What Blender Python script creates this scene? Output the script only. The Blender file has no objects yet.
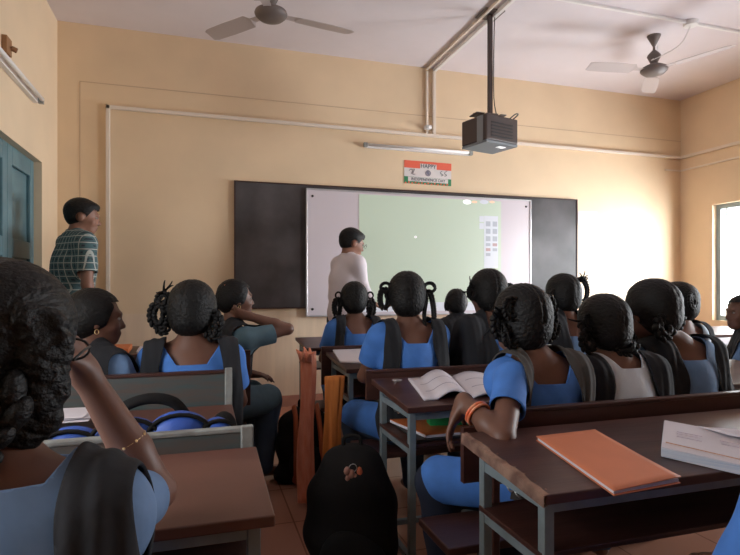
import bpy, bmesh, math, random
import numpy as np
from mathutils import Vector, Matrix, Euler

S = bpy.context.scene
C = S.collection
PI = math.pi
H = 1.1                      # eye height
F = 545.0
YAW = math.radians(17.4)
SY, CY = math.sin(YAW), math.cos(YAW)

# ------------------------------------------------------------------ camera
cam = bpy.data.cameras.new('camera')
cam.sensor_width = 36
cam.lens = 36 * F / 740
cam.shift_y = 7.5 / 740
cam.clip_start = 0.02
camo = bpy.data.objects.new('camera', cam)
C.objects.link(camo)
camo.location = (0, 0, H)
camo.rotation_euler = (PI / 2, 0, -YAW)
S.camera = camo

# ------------------------------------------------------------------ world, light
SKY = 9.0
SKY_LOBE = 5.0
w = bpy.data.worlds.new('world')
S.world = w
w.use_nodes = True
bg = w.node_tree.nodes['Background']
bg.inputs[0].default_value = (0.92, 0.96, 1.0, 1)
# bright lobe added low in the sky, right and behind, to light the front wall
wn, wl = w.node_tree.nodes, w.node_tree.links
wtc = wn.new('ShaderNodeTexCoord')
dp = wn.new('ShaderNodeVectorMath')
dp.operation = 'DOT_PRODUCT'
dp.inputs[1].default_value = Vector((0.80, -0.58, 0.12)).normalized()
wl.new(wtc.outputs['Generated'], dp.inputs[0])
mr = wn.new('ShaderNodeMapRange')
mr.inputs['From Min'].default_value = 0.2
mr.inputs['From Max'].default_value = 1.0
mr.inputs['To Min'].default_value = SKY
mr.inputs['To Max'].default_value = SKY * SKY_LOBE
wl.new(dp.outputs['Value'], mr.inputs['Value'])
wl.new(mr.outputs['Result'], bg.inputs[1])
S.view_settings.view_transform = 'Standard'
S.view_settings.look = 'None'
S.view_settings.gamma = 1
S.view_settings.exposure = -0.08
S.cycles.use_denoising = True
S.cycles.max_bounces = 8
S.cycles.diffuse_bounces = 5
S.cycles.caustics_reflective = False
S.cycles.caustics_refractive = False


def portal(name, loc, rot, sx, sy):
    l = bpy.data.lights.new(name, 'AREA')
    l.shape = 'RECTANGLE'
    l.size, l.size_y = sx, sy
    l.cycles.is_portal = True
    o = bpy.data.objects.new(name, l)
    C.objects.link(o)
    o.location = loc
    o.rotation_euler = rot
    return o


XL, XR, YF, YB, ZC = -1.09, 5.31, 4.94, -2.6, 3.23
# windows: (wall side, y0, y1, z0, z1)
WIN_R = [(3.3, 4.53, 0.72, 1.97), (1.2, 2.4, 0.72, 1.97)]
WIN_L_ADDED = [(0.3, 1.7, 0.8, 1.99)]  # unseen window, added to give light from the left
WIN_B = []
for y0, y1, z0, z1 in WIN_R:
    portal('window_portal', (XR + 0.2, (y0 + y1) / 2, (z0 + z1) / 2), (0, PI / 2, 0), z1 - z0, y1 - y0)
for y0, y1, z0, z1 in WIN_L_ADDED:
    portal('window_portal', (XL - 0.2, (y0 + y1) / 2, (z0 + z1) / 2), (0, -PI / 2, 0), z1 - z0, y1 - y0)
for x0, x1, z0, z1 in WIN_B:
    portal('window_portal', ((x0 + x1) / 2, YB - 0.2, (z0 + z1) / 2), (PI / 2, 0, 0), x1 - x0, z1 - z0)


# ------------------------------------------------------------------ pixel helpers (photo pixel + real depth -> place)
def pz(px, py, Z):
    xc = (px - 370) / F
    return Vector((Z * (SY + CY * xc), Z * (CY - SY * xc), H + (285 - py) / F * Z))


def at(px, py, Y):
    xc = (px - 370) / F
    return pz(px, py, Y / (CY - SY * xc))


def atx(px, py, X):
    xc = (px - 370) / F
    return pz(px, py, X / (SY + CY * xc))


def gz(px, py, z):
    return pz(px, py, (H - z) * F / (py - 285))


# ------------------------------------------------------------------ materials
def mat(name, col, rough=0.6, metal=0.0, spec=0.5, var=0.0, vscale=8, bump=0.0, bscale=60, col2=None, emit=None, estr=0, sheen=0.0, stretch=None):
    m = bpy.data.materials.new(name)
    m.use_nodes = True
    n, l = m.node_tree.nodes, m.node_tree.links
    b = n['Principled BSDF']
    b.inputs['Base Color'].default_value = (*col, 1)
    b.inputs['Roughness'].default_value = rough
    b.inputs['Metallic'].default_value = metal
    b.inputs['Specular IOR Level'].default_value = spec
    if sheen:
        b.inputs['Sheen Weight'].default_value = sheen
    if emit:
        b.inputs['Emission Color'].default_value = (*emit, 1)
        b.inputs['Emission Strength'].default_value = estr
    if var or col2 or bump:
        tc = n.new('ShaderNodeTexCoord')
        mp = n.new('ShaderNodeMapping')
        l.new(tc.outputs['Object'], mp.inputs[0])
        if stretch:
            mp.inputs['Scale'].default_value = stretch
    if var or col2:
        nz = n.new('ShaderNodeTexNoise')
        nz.inputs['Scale'].default_value = vscale
        nz.inputs['Detail'].default_value = 5
        l.new(mp.outputs[0], nz.inputs['Vector'])
        r = n.new('ShaderNodeValToRGB')
        c2 = col2 if col2 else tuple(min(1, c * (1 + var)) for c in col)
        c1 = col if col2 else tuple(c * (1 - var) for c in col)
        r.color_ramp.elements[0].position = 0.35
        r.color_ramp.elements[1].position = 0.65
        r.color_ramp.elements[0].color = (*c1, 1)
        r.color_ramp.elements[1].color = (*c2, 1)
        l.new(nz.outputs['Fac'], r.inputs[0])
        l.new(r.outputs[0], b.inputs['Base Color'])
    if bump:
        n2 = n.new('ShaderNodeTexNoise')
        n2.inputs['Scale'].default_value = bscale
        n2.inputs['Detail'].default_value = 3
        l.new(mp.outputs[0], n2.inputs['Vector'])
        bp = n.new('ShaderNodeBump')
        bp.inputs['Strength'].default_value = bump
        bp.inputs['Distance'].default_value = 0.01
        l.new(n2.outputs['Fac'], bp.inputs['Height'])
        l.new(bp.outputs[0], b.inputs['Normal'])
    return m


def tile_mat(name, c1, c2, mortar, sc, rough):
    m = bpy.data.materials.new(name)
    m.use_nodes = True
    n, l = m.node_tree.nodes, m.node_tree.links
    b = n['Principled BSDF']
    tc = n.new('ShaderNodeTexCoord')
    br = n.new('ShaderNodeTexBrick')
    br.offset = 0
    br.inputs['Scale'].default_value = 1
    br.inputs['Brick Width'].default_value = sc
    br.inputs['Row Height'].default_value = sc
    br.inputs['Mortar Size'].default_value = 0.004
    br.inputs['Color1'].default_value = (*c1, 1)
    br.inputs['Color2'].default_value = (*c2, 1)
    br.inputs['Mortar'].default_value = (*mortar, 1)
    l.new(tc.outputs['Object'], br.inputs['Vector'])
    l.new(br.outputs['Color'], b.inputs['Base Color'])
    b.inputs['Roughness'].default_value = rough
    return m


def plaid_mat(name):
    m = bpy.data.materials.new(name)
    m.use_nodes = True
    n, l = m.node_tree.nodes, m.node_tree.links
    b = n['Principled BSDF']
    b.inputs['Roughness'].default_value = 0.85
    tc = n.new('ShaderNodeTexCoord')
    prev = None
    for i, (d, sc, c) in enumerate([('X', 22, (0.06, 0.12, 0.13)), ('Z', 18, (0.06, 0.12, 0.13)), ('X', 11, (0.42, 0.45, 0.42)), ('Z', 9, (0.42, 0.45, 0.42))]):
        wv = n.new('ShaderNodeTexWave')
        wv.wave_type = 'BANDS'
        wv.bands_direction = d
        wv.inputs['Scale'].default_value = sc * 0.8
        l.new(tc.outputs['Object'], wv.inputs['Vector'])
        r = n.new('ShaderNodeValToRGB')
        r.color_ramp.elements[0].position = 0.55 if i < 2 else 0.93
        r.color_ramp.elements[1].position = 0.65 if i < 2 else 0.97
        l.new(wv.outputs['Fac'], r.inputs[0])
        mx = n.new('ShaderNodeMix')
        mx.data_type = 'RGBA'
        l.new(r.outputs[0], mx.inputs['Factor'])
        if prev is None:
            mx.inputs['A'].default_value = (0.025, 0.04, 0.055, 1)
        else:
            l.new(prev, mx.inputs['A'])
        mx.inputs['B'].default_value = (*c, 1)
        prev = mx.outputs['Result']
    l.new(prev, b.inputs['Base Color'])
    return m


M = {
    'wall': mat('cream_distemper', (0.79, 0.61, 0.41), 0.42, spec=0.5, var=0.05, vscale=1.6, bump=0.12, bscale=9),
    'wall_side': mat('cream_distemper_side', (0.79, 0.62, 0.43), 0.5, spec=0.4, var=0.05, vscale=1.6, bump=0.12, bscale=9),
    'wall_low': mat('pale_lower_wall', (0.80, 0.63, 0.46), 0.5, var=0.05, vscale=3, bump=0.1, stretch=(6, 6, 0.6)),
    'ceil': mat('lilac_white_ceiling', (0.74, 0.685, 0.715), 0.9, var=0.03, vscale=2),
    'floor': tile_mat('terracotta_tiles', (0.47, 0.23, 0.155), (0.41, 0.19, 0.125), (0.24, 0.11, 0.07), 0.42, 0.20),
    'base': mat('brown_pink_skirting', (0.42, 0.20, 0.14), 0.5, var=0.1),
    'conduit': mat('cream_plastic', (0.78, 0.68, 0.58), 0.45),
    'conduit_w': mat('white_plastic', (0.80, 0.78, 0.77), 0.4),
    'teal': mat('teal_door_paint', (0.12, 0.22, 0.25), 0.45, var=0.15, vscale=5),
    'frame': mat('grey_blue_window_paint', (0.30, 0.38, 0.42), 0.4),
    'black_board': mat('black_board', (0.028, 0.024, 0.026), 0.40, col2=(0.085, 0.078, 0.082), vscale=2.2),
    'white_board': mat('white_board', (0.66, 0.60, 0.64), 0.28),
    'alu': mat('aluminium', (0.6, 0.6, 0.62), 0.35, metal=0.7),
    'proj_img': mat('projected_green', (0.52, 0.58, 0.50), 0.3, emit=(0.42, 0.60, 0.38), estr=0.22),
    'proj_ui': mat('projected_pale_panel', (0.58, 0.60, 0.64), 0.3, emit=(0.75, 0.8, 0.9), estr=0.22),
    'proj_ui2': mat('projected_grey_icon', (0.42, 0.45, 0.50), 0.3, emit=(0.6, 0.62, 0.7), estr=0.12),
    'proj_red': mat('projected_pink_swatch', (0.45, 0.32, 0.32), 0.3, emit=(0.5, 0.35, 0.35), estr=0.2),
    'proj_white': mat('projected_white', (0.9, 0.9, 0.92), 0.3, emit=(1, 1, 1), estr=0.6),
    'proj_orange': mat('projected_orange', (0.8, 0.5, 0.35), 0.3, emit=(0.9, 0.6, 0.4), estr=0.4),
    'wood': mat('dark_red_wood', (0.075, 0.030, 0.024), 0.36, col2=(0.045, 0.018, 0.015), vscale=3, stretch=(1, 9, 9), bump=0.06, bscale=12),
    'wood_l': mat('red_brown_laminate', (0.135, 0.055, 0.040), 0.40, col2=(0.10, 0.042, 0.03), vscale=4, bump=0.03, bscale=14),
    'worn': mat('worn_wood_edge', (0.30, 0.18, 0.13), 0.8, col2=(0.12, 0.06, 0.045), vscale=24),
    'steel': mat('grey_green_painted_steel', (0.24, 0.30, 0.33), 0.45, metal=0.2, col2=(0.18, 0.22, 0.23), vscale=12),
    'steel_l': mat('worn_light_steel', (0.34, 0.37, 0.36), 0.45, metal=0.2, col2=(0.2, 0.2, 0.19), vscale=16),
    'steel_t': mat('teal_grey_panel', (0.065, 0.10, 0.105), 0.5, col2=(0.11, 0.085, 0.075), vscale=7, stretch=(1, 1, 6)),
    'chrome': mat('bare_wire', (0.5, 0.5, 0.5), 0.3, metal=1),
    'blk': mat('black_plastic', (0.02, 0.018, 0.018), 0.5),
    'pj': mat('projector_brown_black', (0.065, 0.045, 0.042), 0.5),
    'pj_lo': mat('projector_grey_underside', (0.22, 0.24, 0.26), 0.5),
    'fan': mat('fan_brown_metal', (0.16, 0.13, 0.12), 0.5),
    'fan_b': mat('fan_blade_metal', (0.52, 0.46, 0.46), 0.5),
    'skin': mat('brown_skin', (0.155, 0.070, 0.046), 0.5, var=0.06, vscale=6),
    'skin_m': mat('medium_brown_skin', (0.26, 0.125, 0.082), 0.5, var=0.06, vscale=6),
    'hair': mat('black_hair', (0.006, 0.0055, 0.0055), 0.55, spec=0.28, bump=0.6, bscale=110, stretch=(1, 0.35, 1)),
    'blue': mat('blue_uniform_cotton', (0.060, 0.195, 0.58), 0.85, var=0.10, vscale=14, bump=0.45, bscale=13),
    'blue_g': mat('blue_uniform_greyed', (0.14, 0.24, 0.42), 0.85, var=0.08, vscale=14, bump=0.45, bscale=13),  # uniform blue greyed, with window glare put into the colour at right
    'teal_u': mat('grey_teal_uniform', (0.085, 0.155, 0.20), 0.85, var=0.1, vscale=14),
    'white_u': mat('pale_grey_uniform', (0.62, 0.68, 0.76), 0.85, var=0.06, vscale=14, bump=0.15, bscale=25),
    'drape': mat('charcoal_shawl', (0.013, 0.014, 0.018), 0.9, bump=0.5, bscale=14),
    'drape_g': mat('grey_brown_waistcoat', (0.060, 0.053, 0.048), 0.9, bump=0.5, bscale=14),
    'pants': mat('blue_grey_salwar', (0.05, 0.085, 0.14), 0.9, var=0.1),
    'navy': mat('dark_navy_cloth', (0.012, 0.018, 0.04), 0.9, var=0.1),
    'whites': mat('white_shirt', (0.68, 0.62, 0.66), 0.8, bump=0.15, bscale=14),
    'trouser': mat('dark_trousers', (0.03, 0.03, 0.04), 0.85),
    'plaid': plaid_mat('green_check_shirt'),
    'eye': mat('eye_white', (0.36, 0.33, 0.31), 0.4),
    'iris': mat('dark_iris', (0.02, 0.012, 0.01), 0.2),
    'orange_b': mat('orange_bangle_plastic', (0.80, 0.16, 0.06), 0.35, col2=(0.75, 0.35, 0.2), vscale=40),
    'orange_bk': mat('orange_paper_cover', (0.62, 0.20, 0.095), 0.6, var=0.04),
    'orange_nb': mat('orange_notebook_cover', (0.62, 0.17, 0.05), 0.5),
    'green': mat('green_plastic', (0.03, 0.42, 0.12), 0.45),
    'paper': mat('white_paper', (0.66, 0.62, 0.67), 0.8),
    'paper_b': mat('blue_tinted_paper_edge', (0.42, 0.48, 0.58), 0.8, col2=(0.62, 0.62, 0.66), vscale=3, stretch=(1, 1, 120)),
    'ink': mat('grey_ink', (0.28, 0.26, 0.34), 0.8),
    'cloth_o': mat('salmon_orange_cloth', (0.85, 0.30, 0.18), 0.8, col2=(0.92, 0.42, 0.28), vscale=10, stretch=(6, 6, 1)),
    'cloth_o2': mat('rust_orange_cloth', (0.70, 0.24, 0.05), 0.8, col2=(0.58, 0.18, 0.04), vscale=10, stretch=(6, 6, 1)),
    'bag': mat('black_nylon', (0.007, 0.006, 0.006), 0.85, spec=0.25, bump=0.2, bscale=40),
    'bag_blue': mat('blue_nylon', (0.03, 0.09, 0.40), 0.55, bump=0.2, bscale=40),
    'bag_o': mat('orange_webbing', (0.36, 0.085, 0.03), 0.7),
    'key': mat('pink_beige_trinket', (0.32, 0.16, 0.12), 0.5),
    'glass': mat('clear_lens', (0.9, 0.9, 0.9), 0.05),
    'gold': mat('gold', (0.8, 0.6, 0.3), 0.3, metal=1),
    'pos_r': mat('poster_saffron', (0.80, 0.13, 0.07), 0.6),
    'pos_w': mat('poster_white', (0.72, 0.66, 0.64), 0.6),
    'pos_g': mat('poster_green', (0.03, 0.22, 0.09), 0.6),
    'pos_k': mat('poster_ink', (0.05, 0.07, 0.09), 0.6),
}
gl = M['glass'].node_tree.nodes['Principled BSDF']
gl.inputs['Transmission Weight'].default_value = 1


# ------------------------------------------------------------------ mesh helpers
def obj(name, bm, m, parent=None, smooth=False, bevel=0.0):
    me = bpy.data.meshes.new(name)
    bmesh.ops.recalc_face_normals(bm, faces=bm.faces[:])
    bm.to_mesh(me)
    bm.free()
    return link(name, me, m, parent, smooth, bevel)


def link(name, me, m, parent=None, smooth=False, bevel=0.0):
    for x in (m if isinstance(m, (list, tuple)) else [m]):
        me.materials.append(x)
    if smooth:
        me.shade_smooth()
    o = bpy.data.objects.new(name, me)
    C.objects.link(o)
    if parent:
        o.parent = parent
    if bevel:
        md = o.modifiers.new('edge', 'BEVEL')
        md.width = bevel
        md.segments = 2
        md.limit_method = 'ANGLE'
    return o


def empty(name, label, cat, loc=(0, 0, 0), rz=0, group=None):
    o = bpy.data.objects.new(name, None)
    C.objects.link(o)
    o.location = loc
    o.rotation_euler = (0, 0, rz)
    tag(o, label, cat, group)
    return o


def tag(o, label, cat, group=None, kind=None):
    if label:
        o['label'] = label
    if cat:
        o['category'] = cat
    if group:
        o['group'] = group
    if kind:
        o['kind'] = kind
    return o


def struct(name, bm, m, parent=None, smooth=False, bevel=0.0):
    o = obj(name, bm, m, parent, smooth, bevel)
    if parent is None:
        o['kind'] = 'structure'
    return o


def box(bm, a, b, mi=0):
    (x0, y0, z0), (x1, y1, z1) = a, b
    v = [bm.verts.new(p) for p in ((x0, y0, z0), (x1, y0, z0), (x1, y1, z0), (x0, y1, z0), (x0, y0, z1), (x1, y0, z1), (x1, y1, z1), (x0, y1, z1))]
    for f in ((0, 3, 2, 1), (4, 5, 6, 7), (0, 1, 5, 4), (1, 2, 6, 5), (2, 3, 7, 6), (3, 0, 4, 7)):
        bm.faces.new([v[i] for i in f]).material_index = mi
    return v


def B(a, b):
    bm = bmesh.new()
    box(bm, a, b)
    return bm


def tube(bm, pts, r, n=10, cap=True, closed=False, flat=1.0):
    pts = [Vector(p) for p in pts]
    N = len(pts)
    rs = r if isinstance(r, (list, tuple)) else [r] * N
    rings = []
    up = None
    for i, p in enumerate(pts):
        if closed:
            t = (pts[(i + 1) % N] - pts[i - 1]).normalized()
        else:
            t = (pts[min(i + 1, N - 1)] - pts[max(i - 1, 0)]).normalized()
        if up is None:
            up = t.orthogonal().normalized()
        up = (up - t * up.dot(t))
        up = up.normalized() if up.length > 1e-6 else t.orthogonal().normalized()
        s = t.cross(up)
        rings.append([bm.verts.new(p + (up * math.cos(a) + s * math.sin(a) * flat) * rs[i]) for a in [2 * PI * k / n for k in range(n)]])
    for i in range(N if closed else N - 1):
        a, b = rings[i], rings[(i + 1) % N]
        for k in range(n):
            bm.faces.new((a[k], a[(k + 1) % n], b[(k + 1) % n], b[k]))
    if cap and not closed:
        bm.faces.new(rings[0][::-1])
        bm.faces.new(rings[-1])


def T(pts, r, **k):
    bm = bmesh.new()
    tube(bm, pts, r, **k)
    return bm


def lathe(bm, prof, c, n=24, axis='z'):
    rings = []
    for r, h in prof:
        rings.append([bm.verts.new((c[0] + r * math.cos(2 * PI * k / n), c[1] + r * math.sin(2 * PI * k / n), c[2] + h)) for k in range(n)])
    for a, b in zip(rings, rings[1:]):
        for k in range(n):
            bm.faces.new((a[k], a[(k + 1) % n], b[(k + 1) % n], b[k]))
    bm.faces.new(rings[0][::-1])
    bm.faces.new(rings[-1])


def ball(bm, c, r, sub=2, R=None):
    m = Matrix.Translation(c)
    if R is not None:
        m = m @ R.to_4x4()
    if isinstance(r, (tuple, list)):
        m = m @ Matrix.Diagonal((*r, 1))
    else:
        m = m @ Matrix.Scale(r, 4)
    bmesh.ops.create_icosphere(bm, subdivisions=sub, radius=1, matrix=m)


def arc(p, q, sag, n=12):
    p, q = Vector(p), Vector(q)
    return [p.lerp(q, t / n) + Vector((0, 0, -4 * sag * (t / n) * (1 - t / n))) for t in range(n + 1)]


def spline(pts, n=6):
    pts = [Vector(p) for p in pts]
    out = []
    for i in range(len(pts) - 1):
        p0, p1, p2, p3 = pts[max(i - 1, 0)], pts[i], pts[i + 1], pts[min(i + 2, len(pts) - 1)]
        for k in range(n):
            t = k / n
            out.append(0.5 * ((2 * p1) + (p2 - p0) * t + (2 * p0 - 5 * p1 + 4 * p2 - p3) * t * t + (3 * p1 - p0 - 3 * p2 + p3) * t ** 3))
    out.append(pts[-1])
    return out


# ------------------------------------------------------------------ implicit surfaces
class Field:
    """smooth union of round cones and ellipsoids, turned into one closed skin"""

    def __init__(s):
        s.p = []

    def cone(s, a, b, ra, rb=None, k=0.03, sub=False):
        s.p.append(('c', np.array(a, float), np.array(b, float), ra, ra if rb is None else rb, k, sub))

    def ell(s, c, r, R=None, k=0.03, sub=False):
        s.p.append(('e', np.array(c, float), np.array(r, float), None if R is None else np.array(R, float), None, k, sub))

    def grow(s, off):
        g = Field()
        for q in s.p:
            if q[6]:
                continue
            if q[0] == 'c':
                g.p.append(('c', q[1], q[2], q[3] + off, q[4] + off, q[5], False))
            else:
                g.p.append(('e', q[1], q[2] + off, q[3], None, q[5], False))
        return g

    def mesh(s, step, disp=None):
        lo, hi = [], []
        bb = []
        for q in s.p:
            if q[0] == 'c':
                r = max(q[3], q[4])
                l, h = np.minimum(q[1], q[2]) - r, np.maximum(q[1], q[2]) + r
            else:
                r = max(q[2]) if q[3] is not None else q[2]
                l, h = q[1] - r, q[1] + r
            bb.append((l, h))
            if not q[6]:
                lo.append(l)
                hi.append(h)
        lo = np.min(lo, 0) - 4 * step
        hi = np.max(hi, 0) + 4 * step
        n = np.ceil((hi - lo) / step).astype(int) + 1
        ax = [lo[i] + step * np.arange(n[i]) for i in range(3)]
        f = np.full(n, 1.0, dtype=np.float32)
        for q, (l, h) in zip(s.p, bb):
            m = q[5] + 3 * step
            i0 = np.clip(((l - m - lo) / step).astype(int), 0, n)
            i1 = np.clip(((h + m - lo) / step).astype(int) + 2, 0, n)
            sl = tuple(slice(a, b) for a, b in zip(i0, i1))
            X, Y, Z = np.meshgrid(ax[0][sl[0]], ax[1][sl[1]], ax[2][sl[2]], indexing='ij')
            P = np.stack([X, Y, Z], -1)
            if q[0] == 'c':
                ba = q[2] - q[1]
                L2 = max(ba @ ba, 1e-9)
                t = np.clip(((P - q[1]) @ ba) / L2, 0, 1)
                d = np.linalg.norm(P - q[1] - t[..., None] * ba, axis=-1) - (q[3] + (q[4] - q[3]) * t)
            else:
                V = P - q[1]
                if q[3] is not None:
                    V = V @ q[3]
                k0 = np.linalg.norm(V / q[2], axis=-1)
                k1 = np.linalg.norm(V / q[2] ** 2, axis=-1) + 1e-9
                d = k0 * (k0 - 1) / k1
            k = max(q[5], 1e-4)
            g = f[sl]
            if q[6]:
                d = -d
                hh = np.clip(0.5 - 0.5 * (g - d) / k, 0, 1)
                f[sl] = g + (d - g) * hh + k * hh * (1 - hh)
            else:
                hh = np.clip(0.5 + 0.5 * (g - d) / k, 0, 1)
                f[sl] = g + (d - g) * hh - k * hh * (1 - hh)
        if disp is not None:
            X, Y, Z = np.meshgrid(*ax, indexing='ij')
            f = f + disp(X, Y, Z)
        return nets(f, lo, step)


def nets(f, lo, step):
    s = f < 0
    c = [s[a:s.shape[0] - 1 + a, b:s.shape[1] - 1 + b, d:s.shape[2] - 1 + d] for a in (0, 1) for b in (0, 1) for d in (0, 1)]
    tot = sum(x.astype(np.int8) for x in c)
    act = (tot > 0) & (tot < 8)
    idx = np.full(act.shape, -1, dtype=np.int64)
    cells = np.argwhere(act)
    idx[act] = np.arange(len(cells))
    acc = np.zeros((len(cells), 3))
    cnt = np.zeros(len(cells))
    corners = [(a, b, d) for a in (0, 1) for b in (0, 1) for d in (0, 1)]
    for i, ca in enumerate(corners):
        for cb in corners[i + 1:]:
            if sum(abs(x - y) for x, y in zip(ca, cb)) != 1:
                continue
            fa = f[cells[:, 0] + ca[0], cells[:, 1] + ca[1], cells[:, 2] + ca[2]]
            fb = f[cells[:, 0] + cb[0], cells[:, 1] + cb[1], cells[:, 2] + cb[2]]
            x = (fa < 0) != (fb < 0)
            t = np.where(x, fa / np.where(x, fa - fb, 1), 0)
            p = np.array(ca) + t[:, None] * (np.array(cb) - np.array(ca))
            acc += np.where(x[:, None], p, 0)
            cnt += x
    V = lo + step * (cells + acc / cnt[:, None])
    Q = []
    for axi in range(3):
        u, v = (axi + 1) % 3, (axi + 2) % 3
        sa = [slice(None)] * 3
        sb = [slice(None)] * 3
        sa[axi] = slice(0, -1)
        sb[axi] = slice(1, None)
        A, Bm = s[tuple(sa)], s[tuple(sb)]
        e = np.argwhere(A != Bm)
        e = e[(e[:, u] > 0) & (e[:, v] > 0) & (e[:, u] < f.shape[u] - 1) & (e[:, v] < f.shape[v] - 1)]
        ins = A[e[:, 0], e[:, 1], e[:, 2]]
        du = np.zeros(3, int)
        du[u] = 1
        dv = np.zeros(3, int)
        dv[v] = 1
        g = lambda o: idx[o[:, 0], o[:, 1], o[:, 2]]
        q = np.stack([g(e - du - dv), g(e - dv), g(e), g(e - du)], 1)
        q[~ins] = q[~ins][:, ::-1]
        Q.append(q)
    Q = np.concatenate(Q)
    return V, Q[(Q >= 0).all(1)]


def tomesh(name, V, Fc):
    me = bpy.data.meshes.new(name)
    me.from_pydata(V.tolist(), [], Fc.tolist())
    me.update()
    return me


def clip(V, Fc, g):
    """keep the part of a surface where g(V) > 0, cut cleanly along g = 0"""
    if Fc.shape[1] == 4:
        Fc = np.concatenate([Fc[:, [0, 1, 2]], Fc[:, [0, 2, 3]]])
    G = g(V)
    Vl = V.tolist()
    out = []
    cache = {}

    def cut(a, b):
        k = (a, b) if a < b else (b, a)
        if k not in cache:
            t = G[a] / (G[a] - G[b])
            cache[k] = len(Vl)
            Vl.append((V[a] + t * (V[b] - V[a])).tolist())
        return cache[k]
    pos = G > 0
    n = pos[Fc].sum(1)
    out += Fc[n == 3].tolist()
    for tri in Fc[(n == 1) | (n == 2)]:
        tri = [int(x) for x in tri]
        poly = []
        for i in range(3):
            a, b = tri[i], tri[(i + 1) % 3]
            if pos[a]:
                poly.append(a)
            if pos[a] != pos[b]:
                poly.append(cut(a, b))
        out.append(poly)
    used = sorted({i for t in out for i in t})
    mp = {o: i for i, o in enumerate(used)}
    V2 = [Vl[i] for i in used]
    return V2, [[mp[i] for i in t] for t in out]


def shell(name, fld, step, g, m, parent, thick=0.004, disp=None):
    V, Q = fld.mesh(step, disp)
    V2, F2 = clip(V, Q, g)
    me = bpy.data.meshes.new(name)
    me.from_pydata(V2, [], F2)
    me.update()
    o = link(name, me, m, parent, True)
    md = o.modifiers.new('thick', 'SOLIDIFY')
    md.thickness = thick
    md.offset = -1
    return o


def wrinkle(amp, seed=0):
    rnd = random.Random(seed)
    ks = [(rnd.uniform(-25, 25), rnd.uniform(-25, 25), rnd.uniform(10, 40), rnd.uniform(0, 6)) for _ in range(4)]

    def f(X, Y, Z):
        r = 0
        for a, b, c, d in ks:
            r = r + np.sin(a * X + b * Y + c * Z + d)
        return amp * r
    return f


# ------------------------------------------------------------------ people
def v3(p):
    return Vector(p)


def head_prims(f, hc, R, sc=1.0, male=False):
    Rn = np.array(R)

    def q(p):
        return hc + R @ (Vector(p) * sc)

    def e(c, r, k=0.02, sub=False):
        f.ell(q(c), [x * sc for x in r], Rn, k, sub)
    e((0, -0.012, 0.028), (0.073, 0.092, 0.080))
    e((0, 0.030, -0.030), (0.057, 0.060, 0.072), 0.03)
    e((0, 0.060, -0.085), (0.028 + 0.004 * male, 0.024, 0.020), 0.03)
    f.cone(q((0, 0.082, 0.006)), q((0, 0.102, -0.030)), 0.006 * sc, 0.011 * sc, 0.014)
    e((0.012, 0.092, -0.034), (0.008, 0.008, 0.007), 0.008)
    e((-0.012, 0.092, -0.034), (0.008, 0.008, 0.007), 0.008)
    e((0, 0.085, 0.020), (0.042, 0.010, 0.009), 0.016)
    for s in (-1, 1):
        e((s * 0.030, 0.098, 0.002), (0.016, 0.013, 0.010), 0.012, True)
        e((s * 0.074, -0.004, -0.012), (0.009, 0.019, 0.030), 0.008)
        e((s * 0.036, 0.062, -0.028), (0.020, 0.018, 0.020), 0.02)
    e((0, 0.086, -0.056), (0.023, 0.011, 0.006), 0.006)
    e((0, 0.084, -0.067), (0.020, 0.011, 0.007), 0.006)


def hand_prims(f, wrist, d, nrm, curl=0.5, sc=1.0, side=1, spread=0.12, curls=None):
    """palm and five fingers; d along the hand, nrm points out of the palm, side = which way the thumb lies"""
    d = Vector(d).normalized()
    nrm = Vector(nrm)
    nrm = (nrm - d * nrm.dot(d)).normalized()
    s = d.cross(nrm) * side
    Rm = np.array(Matrix((s, d, nrm)).transposed())
    W = Vector(wrist)
    f.ell(W + d * 0.045 * sc, (0.036 * sc, 0.048 * sc, 0.014 * sc), Rm, 0.02)
    f.cone(W, W + d * 0.05 * sc, 0.022 * sc, 0.018 * sc, 0.02)
    L = (0.070, 0.078, 0.073, 0.056)
    for i in range(4):
        cu = curls[i] if curls else curl
        off = (0.028 - 0.0185 * i) * sc
        b = W + d * (0.082 - 0.004 * abs(i - 1)) * sc + s * off
        a0 = spread * (1.5 - i) * 0.6
        dd = (d + s * a0).normalized()
        p = b
        an = 0
        f.cone(W + d * 0.05 * sc + s * off * 0.8, b, 0.010 * sc, 0.0095 * sc, 0.008)
        for j, fr in enumerate((0.42, 0.32, 0.26)):
            an += cu * (0.7 if j == 0 else 0.9)
            e = p + (dd * math.cos(an) + nrm * math.sin(an)) * L[i] * fr * sc * 1.05
            f.cone(p, e, (0.0093 - 0.0008 * j) * sc, (0.0085 - 0.0008 * j) * sc, 0.004)
            p = e
    b = W + d * 0.02 * sc + s * 0.026 * sc
    m = b + (d * 0.6 + s * 0.75 + nrm * 0.25).normalized() * 0.036 * sc
    t = m + (d * 0.9 + s * 0.3 + nrm * 0.5).normalized() * 0.032 * sc
    f.cone(W + d * 0.015 * sc + s * 0.01 * sc, b, 0.016 * sc, 0.013 * sc, 0.012)
    f.cone(b, m, 0.013 * sc, 0.0105 * sc, 0.006)
    f.cone(m, t, 0.0105 * sc, 0.0085 * sc, 0.004)


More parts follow.
